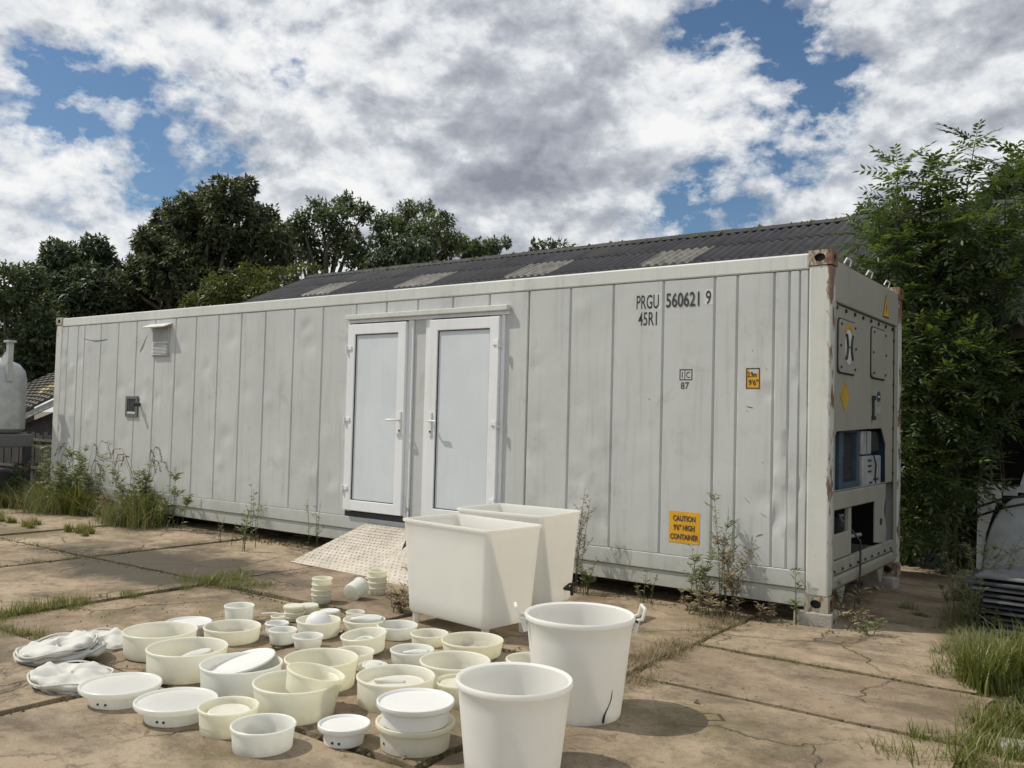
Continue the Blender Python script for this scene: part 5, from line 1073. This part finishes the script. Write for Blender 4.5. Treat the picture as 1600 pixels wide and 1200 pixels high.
def shed():
    e = tag(empty('tiled_shed', (-20, 3.2, 0)), 'low shed with a tiled roof rising behind the left end of the container', 'shed'); o = (-20, 3.2, 0)
    A, B, Cc, D = map(Vector, ((-20.9, 3, 1.08), (-17.2, 3, 2.02), (-21.4, 6.4, 3.35), (-27.5, 6.4, 2.05)))
    n = (B-A).cross(D-A).normalized(); n = n if n.z > 0 else -n; nu, nv = 14, 13; tiles = []
    for j in range(nv):
        for i in range(nu):
            def P(s, t): return (A+(B-A)*s)*(1-t)+(D+(Cc-D)*s)*t
            s0, s1, t0, t1 = i/nu, (i+.97)/nu, j/nv, (j+1.12)/nv; a, b_, c_, d = P(s0, t0), P(s1, t0), P(s1, min(1, t1)), P(s0, min(1, t1)); k = n*.05
            yel = 4 <= j <= 5 and i >= 6
            MB(o).add([a+k, b_+k, c_+n*.01, d+n*.01, a, b_, c_-n*.01, d-n*.01, (a+b_)/2+n*.09, (c_+d)/2+n*.04], [(0, 8, 9, 3), (8, 1, 2, 9), (0, 4, 5, 1, 8), (4, 7, 6, 5), (1, 5, 6, 2), (0, 3, 7, 4)]).build('roof_tile', M['ochre2'] if yel else M['tile'], e)
    MB(o).add([A-n*.03, B-n*.03, B-n*.03-Vector((0, 0, .14)), A-n*.03-Vector((0, 0, .14)), A-n*.03+Vector((0, .04, 0)), B-n*.03+Vector((0, .04, 0)), B-n*.03-Vector((0, -.04, .14)), A-n*.03-Vector((0, -.04, .14))], [(0, 1, 2, 3), (4, 7, 6, 5), (0, 4, 5, 1), (3, 2, 6, 7), (0, 3, 7, 4), (1, 5, 6, 2)]).build('barge_board', M['grey'], e)
    MB(o).prism([(-22.5, -.05), (-17.2, -.05), (-17.2, 1.80), (-22.5, .60)], 1, 3.3, 3.4).build('wall', M['boards'], e)
M['tile'] = plain('old_roof_tiles', (.115, .105, .09), .9, var=.35, scale=4, bmp=.02); M['ochre2'] = plain('lichen_tiles', (.36, .31, .16), .9, var=.25, scale=7)
shed()
f = tag(empty('board_fence', (-15.6, 1.6, 0)), 'dark board fence in the gap between the tank and the container', 'fence'); o = (-15.6, 1.6, 0)
for k in range(26): MB(o).box(-18.4+k*.16, -18.4+k*.16+.145, 1.6+.01*(k % 2), 1.625+.01*(k % 2), -.03, 1.05+.04*math.sin(k*2.3)).build('board', M['boards'], f)
for z in (.35, .90): MB(o).box(-18.4, -14.3, 1.575, 1.598, z, z+.05).build('rail', M['wood'], f)

# ---------------------------------------------------------------- right: hopper, hoses, stacked sheets
def hopper():
    x, y = .46, 4.0; o = (x, y, 0); e = tag(empty('steel_hopper', (x, y, 0)), 'grey hopper with one bright flat side and a rounded front, at the right edge', 'hopper')
    MB(o).prism([(x, .04), (x+.015, 1.02), (x+.05, 1.06), (x+.27, .96), (x+.20, .80), (x+.10, .45), (x+.055, .04)], 1, y-.02, y+.0).build('side_sheet', M['white'], e, bevel=.003)
    n = 14; pts = []
    for k in range(n+1):
        a = PI*.5*k/n; pts.append((x+.075+.42*(1-math.cos(a)), .04+.86*math.sin(a)))
    pts2 = pts+[(x+1.3, .93), (x+1.3, .04)]
    MB(o).prism(pts2, 1, y-.06, y+.7).build('rounded_body', M['galv'], e, bevel=.015)
    q = MB(o); q.tube([(x+.22, y+.02, .80), (x+.22, y+.02, 1.02)], .03, 10); q.box(x+.26, x+.40, y, y+.05, .88, .98); q.prism([(x+.36, .92), (x+.9, .92), (x+.9, 1.20), (x+.46, 1.15), (x+.42, 1.0)], 1, y+.02, y+.06); q.build('upper_fittings', M['galv'], e, bevel=.004)
    for dz, lab in ((0, 'upper black hose sagging across the hopper'), (-.10, 'lower black hose sagging across the hopper')):
        h = MB((x, y-.14, .9+dz)); h.tube([(x-.5, y+.15, .15+dz), (x-.28, y-.02, .48+dz), (x, y-.12, .73+dz), (x+.3, y-.15, .86+dz), (x+.7, y-.15, .93+dz*.6), (x+1.3, y-.12, .95+dz*.5)], .013, 8)
        tag(h.build('rubber_hose', M['hose'], None, smooth='auto', loc=(x, y-.14, .9+dz)), lab, 'hose', 'black hoses in front of the hopper')
hopper()
M['slate'] = plain('dark_sheet', (.04, .043, .046), .7, var=.3, scale=7, bmp=.01); M['slate2'] = plain('pale_sheet', (.13, .135, .14), .7, var=.25, scale=7, bmp=.01)
def stack():
    rng = random.Random(8); names = ['lowest', 'second', 'third', 'fourth', 'fifth', 'sixth', 'seventh', 'eighth', 'ninth', 'tenth', 'topmost']; z = -.02
    for k, nm in enumerate(names):
        w, d = 1.25, .85; th = .036; x0 = .96+rng.uniform(-.05, .05)-(.06 if k == 9 else 0); y0 = .62+rng.uniform(-.04, .04); n = 29; vs = []; fs = []
        for f in (0, 1):
            for i in range(n):
                u = i/(n-1); zz = .010*math.sin(u*d/.15*2*PI); vs.append((x0+f*w, y0+u*d, z+th+zz)); vs.append((x0+f*w, y0+u*d, z+th+zz-.014))
        for i in range(n-1):
            a = 2*i; fs += [(a, a+2, a+2+2*n, a+2*n), (a+1, a+1+2*n, a+3+2*n, a+3), (a, a+1, a+3, a+2), (a+2*n, a+2+2*n, a+3+2*n, a+1+2*n)]
        fs += [(0, 2*n, 2*n+1, 1), (2*n-2, 2*n-1, 4*n-1, 4*n-2)]
        b = MB((1.5, 1, z)).add(vs, fs); o = b.build('stacked_sheet', M['slate2'] if k in (8, 10, 6) else M['slate'], None, loc=(1.5, 1, z)); o.rotation_euler = (rng.uniform(-.006, .006), rng.uniform(-.01, .01), rng.uniform(-.05, .05))
        tag(o, nm+' corrugated sheet of the dark stack at the right edge', 'sheet', 'corrugated sheets stacked at the right edge'); z += .038+rng.uniform(0, .010)
stack()
o = MB((-.25, 4.3, 0)).box(-.55, .10, 4.15, 4.5, -.03, .14, rz=.1).build('stone_slab', M['slate2'], None, bevel=.02, loc=(-.25, 4.3, 0)); tag(o, 'pale stone slab lying behind the far corner of the container', 'slab')
o = MB((1.0, -.75, 0)).box(.985, 1.02, -.77, -.73, -.01, .02).build('plastic_scrap', M['white'], None, bevel=.006, loc=(1.0, -.75, 0)); tag(o, 'small white scrap lying in the verge grass', 'scrap')
o = MB((1.6, -1.95, 0)).box(1.45, 1.75, -2.05, -1.82, -.06, -.005, rz=.3).build('paving_stone', M['stone'], None, bevel=.015, loc=(1.6, -1.95, 0)); tag(o, 'pale paving stone in the verge at the bottom right', 'stone')
